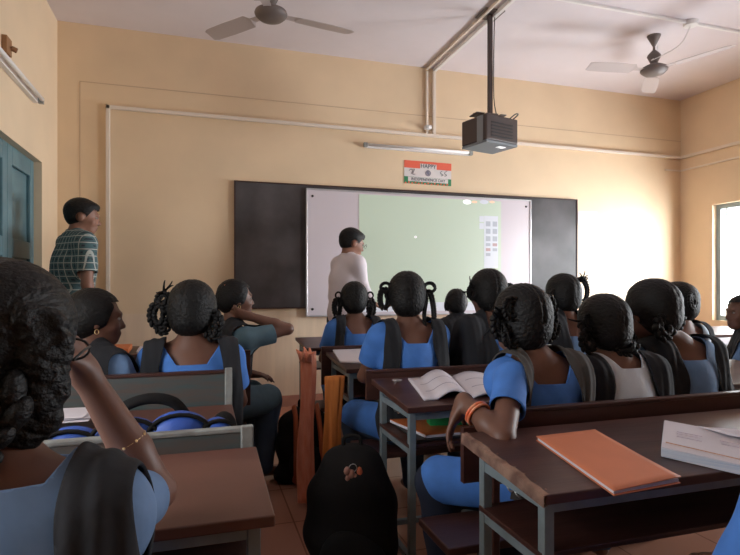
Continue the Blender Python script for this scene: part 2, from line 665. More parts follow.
def braid_mesh(bm, pts, r, n=None):
    """a plait: two alternating rows of overlapping lobes along a path"""
    P = spline(pts, 8)
    L = sum((b - a).length for a, b in zip(P, P[1:]))
    n = n or max(5, int(L / (r * 0.85)))
    acc, i = 0, 0
    for k in range(n):
        t = L * (k + 0.5) / n
        while i < len(P) - 2 and acc + (P[i + 1] - P[i]).length < t:
            acc += (P[i + 1] - P[i]).length
            i += 1
        d = (P[i + 1] - P[i])
        p = P[i] + d * ((t - acc) / max(d.length, 1e-6))
        d.normalize()
        s = d.cross(Vector((0, 1, 0.15)))
        s = s.normalized() if s.length > 0.1 else d.orthogonal().normalized()
        u = d.cross(s)
        tap = 1.0 - 0.25 * k / n
        for sg in ((1, -1)):
            ax = (d * 0.8 + s * sg * 0.5).normalized()
            sx = ax.cross(u).normalized()
            R = Matrix((sx, u, ax)).transposed()
            ball(bm, p + s * sg * r * 0.42 + d * (sg * r * 0.2), (r * 0.55 * tap, r * 0.72 * tap, r * 1.0 * tap), 2, R)


def default_arm(sx, sh):
    return [sh, sh + Vector((sx * 0.045, 0.10, -0.20)), sh + Vector((-sx * 0.06, 0.28, -0.125))]


soft_later = []


def person(label, base, yaw=0.0, kind='girl', dz=0.0, head=(0, 0.03, 0), hyaw=0.0, hpitch=0.0, hroll=0.0, lean=0.05, slean=0.0,
           top='blue', drape='drape', skin='skin', plaits=(), tufts=(), arms=None, legs=None, hands=None, step=0.0095, width=1.0, headsc=1.0,
           neck=(0.072, 0.066), band=(0.088, 0.165), bandz=0.40, bandx=None, sleeve=0.62, rootloc=None, hairgrow=0.012, crown=0.0, seed=1, earring=False,
           clip_flower=False, sweep=0.0, bottoms='pants', cuff=0.018, drapearm=0.45):
    base = Vector(base)
    root = empty('person', label, 'person', base, yaw)
    Ri = Matrix.Rotation(-yaw, 3, 'Z')

    def loc(p):
        return Ri @ (Vector(p) - base)
    seated = kind != 'stand'
    if seated:
        P = Vector((0, 0, 0.435))
        Cc = Vector((slean * 0.5, lean * 0.6, 0.70 + dz * 0.6))
        N = Vector((slean, lean, 0.852 + dz))
        hw = 0.135 * width
        sh = [Vector((slean - hw, lean, 0.792 + dz)), Vector((slean + hw, lean, 0.792 + dz))]
        hc = Vector((slean, lean, 0.978 + dz)) + Vector(head)
    else:
        P = Vector((0, 0, 0.86 + dz))
        Cc = Vector((slean * 0.5, lean * 0.5, 1.16 + dz))
        N = Vector((slean, lean, 1.365 + dz))
        hw = 0.175 * width
        sh = [Vector((slean - hw, lean, 1.315 + dz)), Vector((slean + hw, lean, 1.315 + dz))]
        hc = Vector((slean, lean, 1.50 + dz)) + Vector(head)
    R = Euler((hpitch, hroll, hyaw), 'XYZ').to_matrix()
    R = Matrix.Rotation(hyaw, 3, 'Z') @ Matrix.Rotation(hroll, 3, 'Y') @ Matrix.Rotation(hpitch, 3, 'X')
    A = []
    for i, sx in enumerate((-1, 1)):
        a = arms[i] if arms and arms[i] else None
        if a is None:
            a = default_arm(sx, sh[i]) if seated else [sh[i], sh[i] + Vector((sx * 0.05, -0.01, -0.28)), sh[i] + Vector((sx * 0.03, 0.06, -0.52))]
        else:
            a = [loc(p) for p in a]
            if len(a) == 2:
                a = [sh[i]] + a
        A.append(a)
    if seated:
        LG = legs or [[(-0.085, 0.02, 0.43), (-0.10, 0.27, 0.42), (-0.10, 0.25, 0.08), (-0.10, 0.37, 0.03)], [(0.085, 0.02, 0.43), (0.10, 0.27, 0.42), (0.10, 0.25, 0.08), (0.10, 0.37, 0.03)]]
    else:
        LG = [[(-0.09, 0, 0.84 + dz), (-0.10, 0.01, 0.46), (-0.10, -0.01, 0.08), (-0.11, 0.12, 0.035)], [(0.09, 0, 0.84 + dz), (0.10, 0.01, 0.46), (0.10, -0.01, 0.08), (0.11, 0.12, 0.035)]]
    bw = 1.0 if seated else 1.22
    # torso
    tor = Field()
    tor.ell(P + Vector((0, 0, 0.03)), (0.145 * width * (1 if seated else 1.05), 0.105, 0.10))
    tor.cone(P + Vector((0, 0, 0.05)), Cc, 0.095 * bw, 0.10 * bw, 0.05)
    tor.ell(Cc + Vector((0, 0.0, 0.02)), (0.128 * width * bw, 0.088 * bw, 0.15 * bw), None, 0.05)
    tor.cone(sh[0] + Vector((0.015, -0.005, -0.01)), sh[1] + Vector((-0.015, -0.005, -0.01)), 0.045 * bw, None, 0.05)
    for s_ in sh:
        tor.cone(N + Vector((0, -0.01, 0.0)), s_.lerp(N, 0.25) + Vector((0, -0.005, 0.0)), 0.034 * bw, 0.036 * bw, 0.05)
    body = Field()
    body.p += tor.p
    body.cone(N + Vector((0, -0.005, -0.02)), hc + R @ Vector((0, -0.02, -0.055)), 0.048 * (1.12 if not seated else 1), 0.046 * (1.12 if not seated else 1), 0.03)
    head_prims(body, hc, R, headsc, kind == 'stand')
    ua = 0.040 * (1.12 if not seated else 1.0)
    for i, a in enumerate(A):
        body.cone(a[0], a[1], ua, ua * 0.80, 0.025)
        body.cone(a[1], a[1].lerp(a[2], 0.35), ua * 0.80, ua * 0.86, 0.012)
        body.cone(a[1].lerp(a[2], 0.35), a[2], ua * 0.86, ua * 0.56, 0.012)
        hd = (a[2] - a[1]).normalized()
        hp = hands[i] if hands and hands[i] else None
        if hp:
            hp = dict(hp)
            hd = Ri @ Vector(hp.pop('d', Matrix.Rotation(yaw, 3, 'Z') @ hd))
            nn = Ri @ Vector(hp.pop('n', (0, 0, -1)))
            hand_prims(body, a[2], hd, nn, **hp)
        else:
            if seated:
                hd = Vector((hd.x, hd.y, -0.1))
            hand_prims(body, a[2], hd, (0, 0, -1) if seated else ((-1 if i else 1), 0, 0), 0.35, 0.92, side=(1 if i == 0 else -1) if seated else 1)
    lf = Field()
    for l in LG:
        l = [Vector(p) for p in l]
        lf.cone(l[0], l[1], 0.064, 0.052, 0.03) if seated else lf.cone(l[0], l[1], 0.078, 0.056, 0.03)
        lf.cone(l[1], l[2], 0.054, 0.034, 0.02)
        body.cone(l[0], l[1], 0.060 if seated else 0.072, 0.050, 0.03)
        body.cone(l[1], l[1].lerp(l[2], 0.3), 0.05, 0.05, 0.02)
        body.cone(l[1].lerp(l[2], 0.3), l[2], 0.05, 0.034, 0.02)
        body.cone(l[2] + Vector((0, -0.02, -0.03)), l[3], 0.032, 0.022, 0.02)
    V, Q = body.mesh(step)
    link('body', tomesh('body', V, Q), M[skin], root, True)
    # trousers / salwar
    pf = lf.grow(0.020)
    pf.ell(P + Vector((0, 0, 0.03)), (0.155 * width, 0.115, 0.10), None, 0.04)
    zc = P.z + 0.10
    shell('trousers', pf, step * 1.2, lambda v: zc - v[:, 2], M[bottoms if seated else 'trouser'], root, 0.004, wrinkle(0.0018, seed))
    # top
    kf = tor.grow(0.016)
    caps = []
    for a in A:
        full = sleeve > 1
        if full:
            kf.cone(a[0], a[1], ua + 0.018, ua * 0.80 + 0.018, 0.03)
            kf.cone(a[1], a[1].lerp(a[2], 0.9), ua * 0.86 + 0.016, ua * 0.56 + 0.016, 0.015)
            kf.cone(a[1].lerp(a[2], 0.9), a[2], ua * 0.58 + 0.014, None, 0.01)
            q, dd = a[1].lerp(a[2], 0.93), (a[2] - a[1]).normalized()
        else:
            kf.cone(a[0], a[0].lerp(a[1], sleeve + 0.25), ua + cuff, ua + cuff - 0.002, 0.03)
            q, dd = a[0].lerp(a[1], sleeve), (a[1] - a[0]).normalized()
        caps.append((np.array(q), np.array(dd)))
    if seated:
        for l in LG:     # the long tunic spreads over the lap
            l = [Vector(p) for p in l]
            kf.cone(l[0] + Vector((0, 0, 0.006)), l[0].lerp(l[1], 0.95) + Vector((0, 0, 0.006)), 0.090, 0.084, 0.05)
    wn, dn = neck
    Nn = np.array(N)

    def gk(v):
        x = v[:, 0] - Nn[0]
        zz = Nn[2] - dn * np.clip(1.25 - np.abs(x) / wn * 0.25, 0, 2)
        g = np.maximum(np.abs(x) - wn * 0.72 - 0.70 * np.clip(v[:, 2] - (Nn[2] - dn * 1.25), 0, 1), (Nn[2] - dn * 1.25) - v[:, 2]) if seated else np.maximum(np.abs(x) - wn, Nn[2] - dn - v[:, 2])
        for q, dd in caps:
            al = (v - q) @ dd
            t = np.clip(al, -0.02, 0.16)
            ds = np.linalg.norm(v - q - t[:, None] * dd, axis=1)
            g = np.minimum(g, np.maximum(-al, ds - 0.072))
        low = (P.z - 0.055) if seated else P.z - 0.05
        return np.minimum(g, v[:, 2] - low)
    shell('tunic' if seated else 'shirt', kf, step * 0.85, gk, M[top], root, 0.005, wrinkle(0.0014, seed + 7))
    if not seated:
        ring = [N + Vector((0.064 * math.cos(t), 0.060 * math.sin(t) - 0.004, 0.012 + 0.012 * -math.sin(t))) for t in [2 * PI * k / 20 for k in range(20)]]
        bm = bmesh.new()
        for zz, g0 in ((0.0, 1.0),):
            lo_ = [bm.verts.new(Vector((p.x * 1.25 - N.x * .25, N.y + (p.y - N.y) * 1.25, p.z - 0.022))) for p in ring]
            hi_ = [bm.verts.new(p + Vector((0, 0, 0.018))) for p in ring]
            for k in range(20):
                bm.faces.new((lo_[k], lo_[(k + 1) % 20], hi_[(k + 1) % 20], hi_[k]))
        o = obj('collar', bm, M[top], root, True)
        md = o.modifiers.new('thick', 'SOLIDIFY')
        md.thickness = 0.006
    # shoulder drapes
    if drape and seated:
        for i, sx in enumerate((-1, 1)):
            b0, b1 = (bandx[i] if bandx else band)
            df = tor.grow(0.024)
            a = A[i]
            df.cone(a[0], a[0].lerp(a[1], drapearm), ua + cuff + 0.011, ua + cuff + 0.009, 0.03)
            # loose hanging cloth behind
            df.cone(Vector((slean + sx * (b0 + b1) / 2, lean * 0.8 - 0.045, 0.82 + dz)), Vector((sx * (b0 + b1) / 2 * 1.05, -0.065, bandz)), 0.048, 0.052, 0.05)

            def gd(v, sx=sx, b0=b0, b1=b1):
                lx = slean * np.clip((v[:, 2] - 0.47) / 0.4, 0, 1.2)
                x = (v[:, 0] - lx) * sx
                e0 = b0 + 0.012 * np.sin(v[:, 2] * 18 + seed)
                g = np.minimum(x - e0, b1 + 0.05 * np.clip((N.z - v[:, 2]) * 2, 0, 1) - x)
                return np.minimum(g, v[:, 2] - bandz)
            shell('shawl', df, step, gd, M[drape], root, 0.005, lambda X, Y, Z, w_=wrinkle(0.0018, seed + 3 + i): w_(X, Y, Z) + 0.0022 * np.sin(X * 190 + 2 * np.sin(Z * 14)))
    # hair
    hf = Field()
    Rn = np.array(R)

    def q(p):
        return hc + R @ (Vector(p) * headsc)
    hg = hairgrow
    hf.ell(q((0, -0.014, 0.030)), [(0.074 + hg) * headsc, (0.092 + hg) * headsc, (0.080 + hg + crown) * headsc], Rn)
    if seated:
        hf.ell(q((0, -0.045, -0.020)), [(0.068 + hg * 0.6) * headsc, (0.058 + hg) * headsc, 0.072 * headsc], Rn, 0.02)
        for sx in (-1, 1):
            hf.ell(q((sx * 0.064, -0.012, 0.005)), (0.020, 0.045, 0.038), Rn, 0.02)
    else:
        hf.ell(q((0, -0.050, -0.010)), [0.068 * headsc, 0.050 * headsc, 0.058 * headsc], Rn, 0.02)
        hf.ell(q((0, 0.045, 0.075)), [0.058 * headsc, 0.045 * headsc, 0.024 * headsc], Rn, 0.02)
    RT, hcn = Rn, np.array(hc)

    def gh(v):
        u = (v - hcn) @ RT / headsc
        x, y, z = u[:, 0], u[:, 1], u[:, 2]
        if seated:
            line = 0.062 - 0.9 * np.maximum(z - 0.05, 0) - 0.35 * np.clip(0.06 - z, 0, 0.2)
            line = np.where(z > 0.07, 0.2, line - y * 0)
            g1 = np.where(z > 0.072, 0.05, line - y)
            g1 = np.minimum(g1, 0.05)
            return np.maximum(np.minimum(g1, z + 0.085), -0.05 + 0 * z)
        side = np.where(z > 0.055, 0.05, 0.030 - y + np.clip(z, -0.03, 0.05) * 0.6)
        ear = np.sqrt((y + 0.004) ** 2 + (z + 0.010) ** 2) - 0.030
        g = np.minimum(side, np.where(np.abs(x) > 0.05, np.maximum(ear, np.where(y < -0.02, 0.01, -1)), 0.05) if False else 0.05)
        g = np.minimum(g, np.where(np.abs(x) > 0.055, ear, 0.05))
        return np.minimum(g, z + 0.062 - 0.0 * y)

    def hd_(X, Y, Z):
        u = (np.stack([X, Y, Z], -1) - hcn) @ RT
        ang = np.arctan2(u[..., 2] - 0.03, u[..., 0])
        r = 0.0012 * np.sin(ang * 38 + 9 * u[..., 1] / 0.05 * 0.3 + np.sin(u[..., 1] * 60))
        if seated:   # centre parting groove
            r = r + 0.004 * np.exp(-(u[..., 0] / 0.004) ** 2) * (u[..., 2] > 0)
        return r
    Vh, Qh = hf.mesh(min(step, 0.008) * 0.8, hd_)
    V2, F2 = clip(Vh, Qh, gh)
    me = bpy.data.meshes.new('hair')
    me.from_pydata(V2, [], F2)
    me.update()
    ho = link('hair', me, M['hair'], root, True)
    # plaits and loose tufts, given in the head's own frame
    for pl in plaits:
        r = pl[0]
        bm = bmesh.new()
        braid_mesh(bm, [q(p) for p in pl[1:]], r)
        link_bm = bpy.data.meshes.new('plait')
        bm.to_mesh(link_bm)
        bm.free()
        link('plait', link_bm, M['hair'], root, True)
    rnd = random.Random(seed * 13 + 5)
    for c, rr, n in tufts:
        bm = bmesh.new()
        for k in range(n):
            d = Vector((rnd.gauss(0, 1), rnd.gauss(0, 1), rnd.gauss(0, 1) + 0.3)).normalized()
            s = Vector((rnd.gauss(0, 1), rnd.gauss(0, 1), rnd.gauss(0, 1))).normalized()
            c0 = Vector(c) + d * rr * 0.25
            pts = [c0, c0 + d * rr * 0.5, c0 + d * rr * 0.9 + s * rr * 0.3, c0 + d * rr * 0.8 + s * rr * 0.65]
            tube(bm, [q(p) for p in spline(pts, 4)], [0.0055 * (1 - 0.06 * j) for j in range(13)], n=6)
        obj('hair_tuft', bm, M['hair'], root, True)
    # eyes
    for sx in (-1, 1):
        bm = bmesh.new()
        ball(bm, q((sx * 0.030, 0.0775, 0.002)), (0.0115 * headsc, 0.0105 * headsc, 0.0062 * headsc), 2, R)
        eo = obj('eye', bm, M['eye'], root, True)
        bm = bmesh.new()
        ball(bm, q((sx * 0.030, 0.0850, 0.002)), 0.0048 * headsc, 2)
        obj('iris', bm, M['iris'], eo, True)
    if earring:
        for sx in (-1, 1):
            bm = bmesh.new()
            ring = [q((sx * 0.080, 0.0 + 0.007 * math.cos(t), -0.048 + 0.009 * math.sin(t))) for t in [2 * PI * k / 12 for k in range(12)]]
            tube(bm, ring, 0.0016, n=6, closed=True)
            obj('earring', bm, M['gold'], root, True)
    if clip_flower:
        bm = bmesh.new()
        for k in range(6):
            t = k * PI / 3
            ball(bm, q((0.03 + 0.014 * math.cos(t), -0.06 + 0.014 * math.sin(t), 0.075 + 0.004 * (k % 2))), (0.012, 0.012, 0.009), 2)
        obj('hair_flower', bm, M['orange_b'], root, True)
    return root, q, loc, A


def loopL(sx, x=0.095, y=-0.02, z0=0.0, w=0.02, h=0.05, r=0.011):
    """a folded plait: an upright loop beside the ear"""
    pts = [(sx * (x - 0.02), y, z0 + h * 0.35)]
    for k in range(9):
        t = PI * 0.5 + 2 * PI * k / 8
        pts.append((sx * (x + w * -math.cos(t) * -1 * 1.0), y - 0.004 * k, z0 + h * math.sin(t) * 0.9))
    return (r, *pts)


# ------------------------------------------------------------------ room shell
struct('floor', B((XL - 0.3, YB - 0.3, -0.15), (XR + 0.3, YF + 0.3, 0)), M['floor'])
struct('ceiling', B((XL - 0.3, YB - 0.3, ZC), (XR + 0.3, YF + 0.3, ZC + 0.15)), M['ceil'])
bm = bmesh.new()
box(bm, (XL - 0.3, YF, 0), (XR + 0.3, YF + 0.3, ZC))
struct('wall_front', bm, M['wall'])


def holed(name, x0, x1, y0, y1, holes, m):
    """a wall along Y with openings (ya, yb, za, zb)"""
    bm = bmesh.new()
    ys = sorted({y0, y1, *[h[0] for h in holes], *[h[1] for h in holes]})
    for a, b in zip(ys, ys[1:]):
        hs = [h for h in holes if h[0] <= a and h[1] >= b]
        if hs:
            box(bm, (x0, a, 0), (x1, b, hs[0][2]))
            box(bm, (x0, a, hs[0][3]), (x1, b, ZC))
        else:
            box(bm, (x0, a, 0), (x1, b, ZC))
    bmesh.ops.remove_doubles(bm, verts=bm.verts[:], dist=1e-5)
    return struct(name, bm, m)


DOOR = (3.35, 4.49, 0.0, 1.99)
holed('wall_right', XR, XR + 0.3, YB, YF, WIN_R, M['wall_side'])
holed('wall_left', XL - 0.3, XL, YB, YF, [DOOR] + WIN_L_ADDED, M['wall_side'])
bm = bmesh.new()
xs = sorted({XL, XR, *[h[0] for h in WIN_B], *[h[1] for h in WIN_B]})
for a, b in zip(xs, xs[1:]):
    hs = [h for h in WIN_B if h[0] <= a and h[1] >= b]
    if hs:
        box(bm, (a, YB - 0.3, 0), (b, YB, hs[0][2]))
        box(bm, (a, YB - 0.3, hs[0][3]), (b, YB, ZC))
    else:
        box(bm, (a, YB - 0.3, 0), (b, YB, ZC))
struct('wall_back', bm, M['wall_side'])
struct('baseboard_front', B((XL, YF - 0.012, 0), (XR, YF, 0.10)), M['base'])
struct('baseboard_right', B((XR - 0.012, YB, 0), (XR, YF - 0.012, 0.10)), M['base'])
struct('baseboard_left', B((XL, 1.75, 0), (XL + 0.012, 3.35, 0.10)), M['base'])
# lower band of the front wall, slightly paler
struct('trim_1', B((XL, YF - 0.003, 0.10), (XR, YF, 0.86)), M['wall_low'])
# faint plaster groove lines high on the front wall
for i, (a, b) in enumerate([((-0.93, YF - 0.0025, 2.755), (XR, YF, 2.762)), ((-0.93, YF - 0.0025, 1.2), (-0.923, YF, 2.755))]):
    struct('trim_%d' % (i + 2), B(a, b), mat('plaster_groove_%d' % i, (0.62, 0.45, 0.30), 0.8))


def window(n, y0, y1, z0, z1, x, sgn, bars=True):
    """painted wooden frame set in the reveal with uprights"""
    bm = bmesh.new()
    xa, xb = sorted((x + sgn * 0.06, x + sgn * 0.12))
    t = 0.05
    box(bm, (xa, y0, z0), (xb, y1, z0 + t))
    box(bm, (xa, y0, z1 - t), (xb, y1, z1))
    box(bm, (xa, y0, z0 + t), (xb, y0 + t, z1 - t))
    box(bm, (xa, y1 - t, z0 + t), (xb, y1, z1 - t))
    f = struct('window_%d' % n, bm, M['frame'])
    bm = bmesh.new()
    m = (y0 + y1) / 2
    box(bm, (xa + 0.005, m - 0.025, z0 + t), (xb - 0.005, m + 0.025, z1 - t))
    if bars:
        box(bm, (xa + 0.01, y1 - 0.115, z0 + t), (xb - 0.01, y1 - 0.10, z1 - t))
    obj('mullion', bm, M['frame'], f)
    return f


window(1, *WIN_R[0], XR, 1)
window(2, *WIN_R[1], XR, 1)
window(3, *WIN_L_ADDED[0], XL, -1)  # added left window, out of view

# teal door in its recess
d = struct('door_1', B((XL - 0.11, 3.35, 0), (XL - 0.075, 4.49, 1.99)), M['teal'])
for k in range(2):
    ya, yb = 3.35 + 0.57 * k, 3.92 + 0.57 * k
    bm = bmesh.new()
    for (a, b, c, e) in ((ya, ya + 0.09, 0, 1.99), (yb - 0.09, yb - 0.006, 0, 1.99)):
        box(bm, (XL - 0.075, a, c), (XL - 0.05, b, e))
    for z in (0, 0.62, 1.28, 1.87):
        box(bm, (XL - 0.075, ya + 0.09, z), (XL - 0.05, yb - 0.09, z + 0.12))
    obj('door_leaf', bm, M['teal'], d, bevel=0.006)
bm = bmesh.new()
tube(bm, [(XL - 0.05, 3.86, 1.0), (XL - 0.015, 3.86, 1.02), (XL - 0.015, 3.86, 1.14), (XL - 0.05, 3.86, 1.16)], 0.007)
obj('door_handle', bm, M['steel'], d)

# ------------------------------------------------------------------ boards on the front wall
bx0, bx1 = at(235, 200, YF).x, at(575, 200, YF).x
bt = H + 1.09 * 0.83
zt, zb = at(235, 182, YF).z, at(235, 308, YF).z
bo = empty('chalkboard', 'long black chalkboard fixed to the front wall behind the whiteboard', 'chalkboard', (bx0, YF, zb))
bo.rotation_euler = (0, 0, 0)
o = obj('writing_surface', B((0, -0.025, 0), (bx1 - bx0, -0.004, zt - zb)), M['black_board'], bo, bevel=0.003)
bm = bmesh.new()
t = 0.009
L_, H_ = bx1 - bx0, zt - zb
box(bm, (0, -0.032, H_), (L_, -0.004, H_ + t))
box(bm, (0, -0.032, -t), (L_, -0.004, 0))
box(bm, (-t, -0.032, -t), (0, -0.004, H_ + t))
box(bm, (L_, -0.032, -t), (L_ + t, -0.004, H_ + t))
obj('frame', bm, M['wood'], bo)

wx0, wx1 = at(306, 200, YF - 0.05).x, at(531, 200, YF - 0.05).x
wt, wb = at(306, 188, YF - 0.05).z, at(306, 317, YF - 0.05).z
wbo = empty('whiteboard', 'large whiteboard mounted over the middle of the chalkboard, showing a green projection', 'whiteboard', (wx0, YF, wb))
L_, H_ = wx1 - wx0, wt - wb
obj('panel', B((0.012, -0.05, 0.012), (L_ - 0.012, -0.036, H_ - 0.012)), M['white_board'], wbo)
bm = bmesh.new()
t = 0.014
box(bm, (0, -0.058, H_ - t), (L_, -0.033, H_))
box(bm, (0, -0.058, 0), (L_, -0.033, t))
box(bm, (0, -0.058, t), (t, -0.033, H_ - t))
box(bm, (L_ - t, -0.058, t), (L_, -0.033, H_ - t))
obj('frame', bm, M['alu'], wbo, bevel=0.003)
for x, z in ((0.06, 0.07), (L_ - 0.06, 0.07), (0.06, H_ - 0.07), (L_ - 0.06, H_ - 0.07)):
    bm = bmesh.new()
    ball(bm, (x, -0.052, z), (0.012, 0.006, 0.012))
    obj('screw', bm, M['blk'], wbo, True)

# projected picture, lying on the whiteboard
yp = YF - 0.0515


def pq(px0, py0, px1, py1, dy=0.0, pxm=None):
    a, b = at(px0, py0, yp), at(px1, py0, yp)
    c = at(px0, py1, yp)
    return (a.x, yp - dy - 0.0008, c.z), (b.x, yp - dy, a.z)


im = empty('projected_screen', 'green computer screen image projected onto the whiteboard', 'projected image', (0, 0, 0))
x0, x1 = at(359, 250, yp).x, at(501, 250, yp).x
ztop = wt - 0.03
zlow = at(359, 303, yp).z
obj('desktop_picture', B((x0, yp - 0.001, zlow), (x1, yp, ztop)), M['proj_img'], im)
obj('task_bar', B((x0, yp - 0.001, at(359, 312, yp).z), (x1, yp, zlow)), M['proj_ui'], im)
tx0, tx1 = at(484, 240, yp).x, at(498, 240, yp).x
tz1, tz0 = at(490, 216, yp).z, at(490, 268, yp).z
obj('tool_panel', B((tx0, yp - 0.0025, tz0), (tx1, yp - 0.001, tz1)), M['proj_ui'], im)
bw_ = (tx1 - tx0)
for r in range(3):
    for c in range(2):
        z = tz1 - 0.08 - r * 0.075
        xx = tx0 + 0.02 + c * bw_ * 0.48
        obj('tool_icon', B((xx, yp - 0.0035, z - 0.025), (xx + bw_ * 0.32, yp - 0.0025, z + 0.025)), M['proj_ui2'], im)
for r in range(3):
    for c in range(2):
        if r == 2 and c:
            continue
        z = tz1 - 0.29 - r * 0.05
        xx = tx0 + 0.02 + c * bw_ * 0.48
        obj('colour_swatch', B((xx, yp - 0.0035, z - 0.015), (xx + bw_ * 0.32, yp - 0.0025, z + 0.015)), M['proj_red' if (r + c) % 2 else 'proj_ui2'], im)
for k, py in enumerate((219, 226)):
    p = at(481.5, py, yp)
    obj('side_button', B((p.x - 0.025, yp - 0.0025, p.z - 0.03), (p.x + 0.025, yp - 0.001, p.z + 0.03)), M['proj_ui'], im)
for px, m_, w_ in ((467, 'proj_white', 0.045), (474.5, 'proj_orange', 0.03), (484, 'proj_ui', 0.05), (492, 'proj_orange', 0.03)):
    p = at(px, 202, yp)
    bm = bmesh.new()
    ball(bm, (p.x, yp - 0.001, p.z), (w_, 0.001, 0.022 if m_ != 'proj_orange' else 0.012), 3)
    obj('menu_mark', bm, M[m_], im)
p = at(415.5, 237, yp)
bm = bmesh.new()
ball(bm, (p.x, yp - 0.001, p.z), (0.012, 0.001, 0.012), 2)
obj('pointer', bm, M['proj_white'], im)

# ------------------------------------------------------------------ poster
pa, pb = at(404, 160, YF), at(451, 185, YF)
pw, ph = pb.x - pa.x, at(404, 160, YF).z - at(404, 183, YF).z
po = empty('poster', 'small tricolour HAPPY INDEPENDENCE DAY poster above the whiteboard', 'poster', (pa.x, YF, pa.z - ph))
po.rotation_euler = (0, math.radians(0.5), 0)
for nm, z0, z1, m_ in (('green_band', 0, 0.30, 'pos_g'), ('white_band', 0.30, 0.68, 'pos_w'), ('saffron_band', 0.68, 1.0, 'pos_r')):
    obj(nm, B((0, -0.004, ph * z0), (pw, -0.001, ph * z1)), M[m_], po)
obj('caption_strip', B((pw * 0.08, -0.0052, ph * 0.10), (pw * 0.93, -0.004, ph * 0.29)), M['pos_w'], po)
bm = bmesh.new()
for k in range(14):
    x = pw * (0.03 + k * 0.068)
    ball(bm, (x, -0.005, ph * (0.02 + 0.03 * (k % 2))), (0.012, 0.002, 0.009), 1)
obj('saffron_border', bm, M['pos_r'], po)
obj('heading_strip', B((pw * 0.33, -0.0052, ph * 0.68), (pw * 0.68, -0.004, ph * 0.90)), M['pos_w'], po)


def text(s, size, loc, m, parent, name='lettering', rot=(PI / 2, 0, 0), sx=1.0, ext=0.0008):
    cu = bpy.data.curves.new(name, 'FONT')
    cu.body = s
    cu.size = size
    cu.extrude = ext
    cu.align_x = 'CENTER'
    cu.align_y = 'CENTER'
    tmp = bpy.data.objects.new(name, cu)
    C.objects.link(tmp)
    bpy.context.view_layer.update()
    me = bpy.data.meshes.new_from_object(tmp.evaluated_get(bpy.context.evaluated_depsgraph_get()))
    bpy.data.objects.remove(tmp)
    o = link(name, me, m)
    o.parent = parent
    o.location = loc
    o.rotation_euler = rot
    o.scale = (sx, 1, 1)
    return o


text('HAPPY', ph * 0.26, (pw * 0.505, -0.0062, ph * 0.79), M['pos_k'], po, sx=0.95)
text('INDEPENDENCE DAY', ph * 0.185, (pw * 0.505, -0.0062, ph * 0.195), M['pos_k'], po, sx=0.92)
bm = bmesh.new()
ring = [(pw * 0.5 + 0.026 * math.cos(t), -0.0055, ph * 0.50 + 0.026 * math.sin(t)) for t in [2 * PI * k / 20 for k in range(20)]]
tube(bm, ring, 0.003, n=6, closed=True)
for k in range(12):
    t = PI * k / 12
    tube(bm, [(pw * 0.5 - 0.024 * math.cos(t), -0.0055, ph * 0.50 - 0.024 * math.sin(t)), (pw * 0.5 + 0.024 * math.cos(t), -0.0055, ph * 0.50 + 0.024 * math.sin(t))], 0.0010, n=4)
obj('wheel_emblem', bm, M['ink'], po)
for x, pts in ((0.14, [(0, 0), (0.02, 0.03), (0.0, 0.045), (-0.02, 0.03)]), (0.19, [(0, 0.045), (0.012, 0.045), (-0.008, 0.0), (0.02, 0.0)]), (0.78, [(0, 0), (0.02, 0.01), (-0.01, 0.03), (0.012, 0.05)]), (0.85, [(0, 0), (0.025, 0.01), (0.0, 0.03), (0.03, 0.055)])):
    bm = bmesh.new()
    tube(bm, spline([(pw * x + a, -0.0055, ph * 0.42 + b) for a, b in pts], 4), 0.0025, n=5)
    obj('doodle', bm, M['pos_k'], po)

# small pale notice beside the board
a, b = at(578, 211, YF), at(597, 225, YF)
tag(obj('paper_notice', B((a.x, YF - 0.004, b.z), (b.x, YF - 0.001, a.z)), M['paper']), 'small blank pale notice pasted right of the chalkboard', 'notice')


# ------------------------------------------------------------------ conduits and tube lights
def bar(name, pts, w_, d_, m, label, cat):
    bm = bmesh.new()
    for a, b in zip(pts, pts[1:]):
        a, b = Vector(a), Vector(b)
        lo = Vector((min(a.x, b.x), min(a.y, b.y), min(a.z, b.z)))
        hi = Vector((max(a.x, b.x), max(a.y, b.y), max(a.z, b.z)))
        e = Vector((w_ / 2,) * 3)
        box(bm, lo - e, hi + e)
    return tag(obj(name, bm, m, bevel=0.003), label, cat)


zc1 = at(400, 135, YF).z
yy = YF - 0.02
c0 = at(108, 107, yy)
bar('conduit', [(c0.x, yy, 0.9), (c0.x, yy, c0.z), (XR - 0.02, yy, c0.z)], 0.030, 0.02, M['conduit'], 'cream wiring conduit running along the front wall above the board and down its left end', 'conduit')
bar('conduit', [(XR - 0.02, yy - 0.04, c0.z), (XR - 0.02, -2.0, c0.z)], 0.030, 0.02, M['conduit'], 'cream wiring conduit along the right wall above the window', 'conduit')
q1, q2 = at(427, 67, yy), at(433, 67, yy)
c3 = at(427, 135, yy).z
bar('conduit', [(q1.x, yy, c0.z + 0.03), (q1.x, yy, ZC - 0.05)], 0.022, 0.02, M['conduit'], 'thin upright conduit beside a wider one above the poster, the left of the two', 'conduit')
bar('conduit', [(q1.x + 0.075, yy, c0.z + 0.03), (q1.x + 0.075, yy, ZC - 0.05)], 0.032, 0.02, M['conduit'], 'wider upright conduit rising to the ceiling above the poster, right of the two', 'conduit')
bar('conduit', [(q1.x, yy, ZC - 0.014), (q1.x, 0.6, ZC - 0.014)], 0.022, 0.02, M['conduit'], 'thin ceiling conduit running past the projector mount, left of the pair', 'conduit')
bar('conduit', [(q1.x + 0.085, yy, ZC - 0.018), (q1.x + 0.085, 0.6, ZC - 0.018)], 0.032, 0.02, M['conduit_w'], 'wider ceiling conduit running past the projector mount, right of the pair', 'conduit')
c5 = pz(655, 15, (ZC - H) * F / 270)
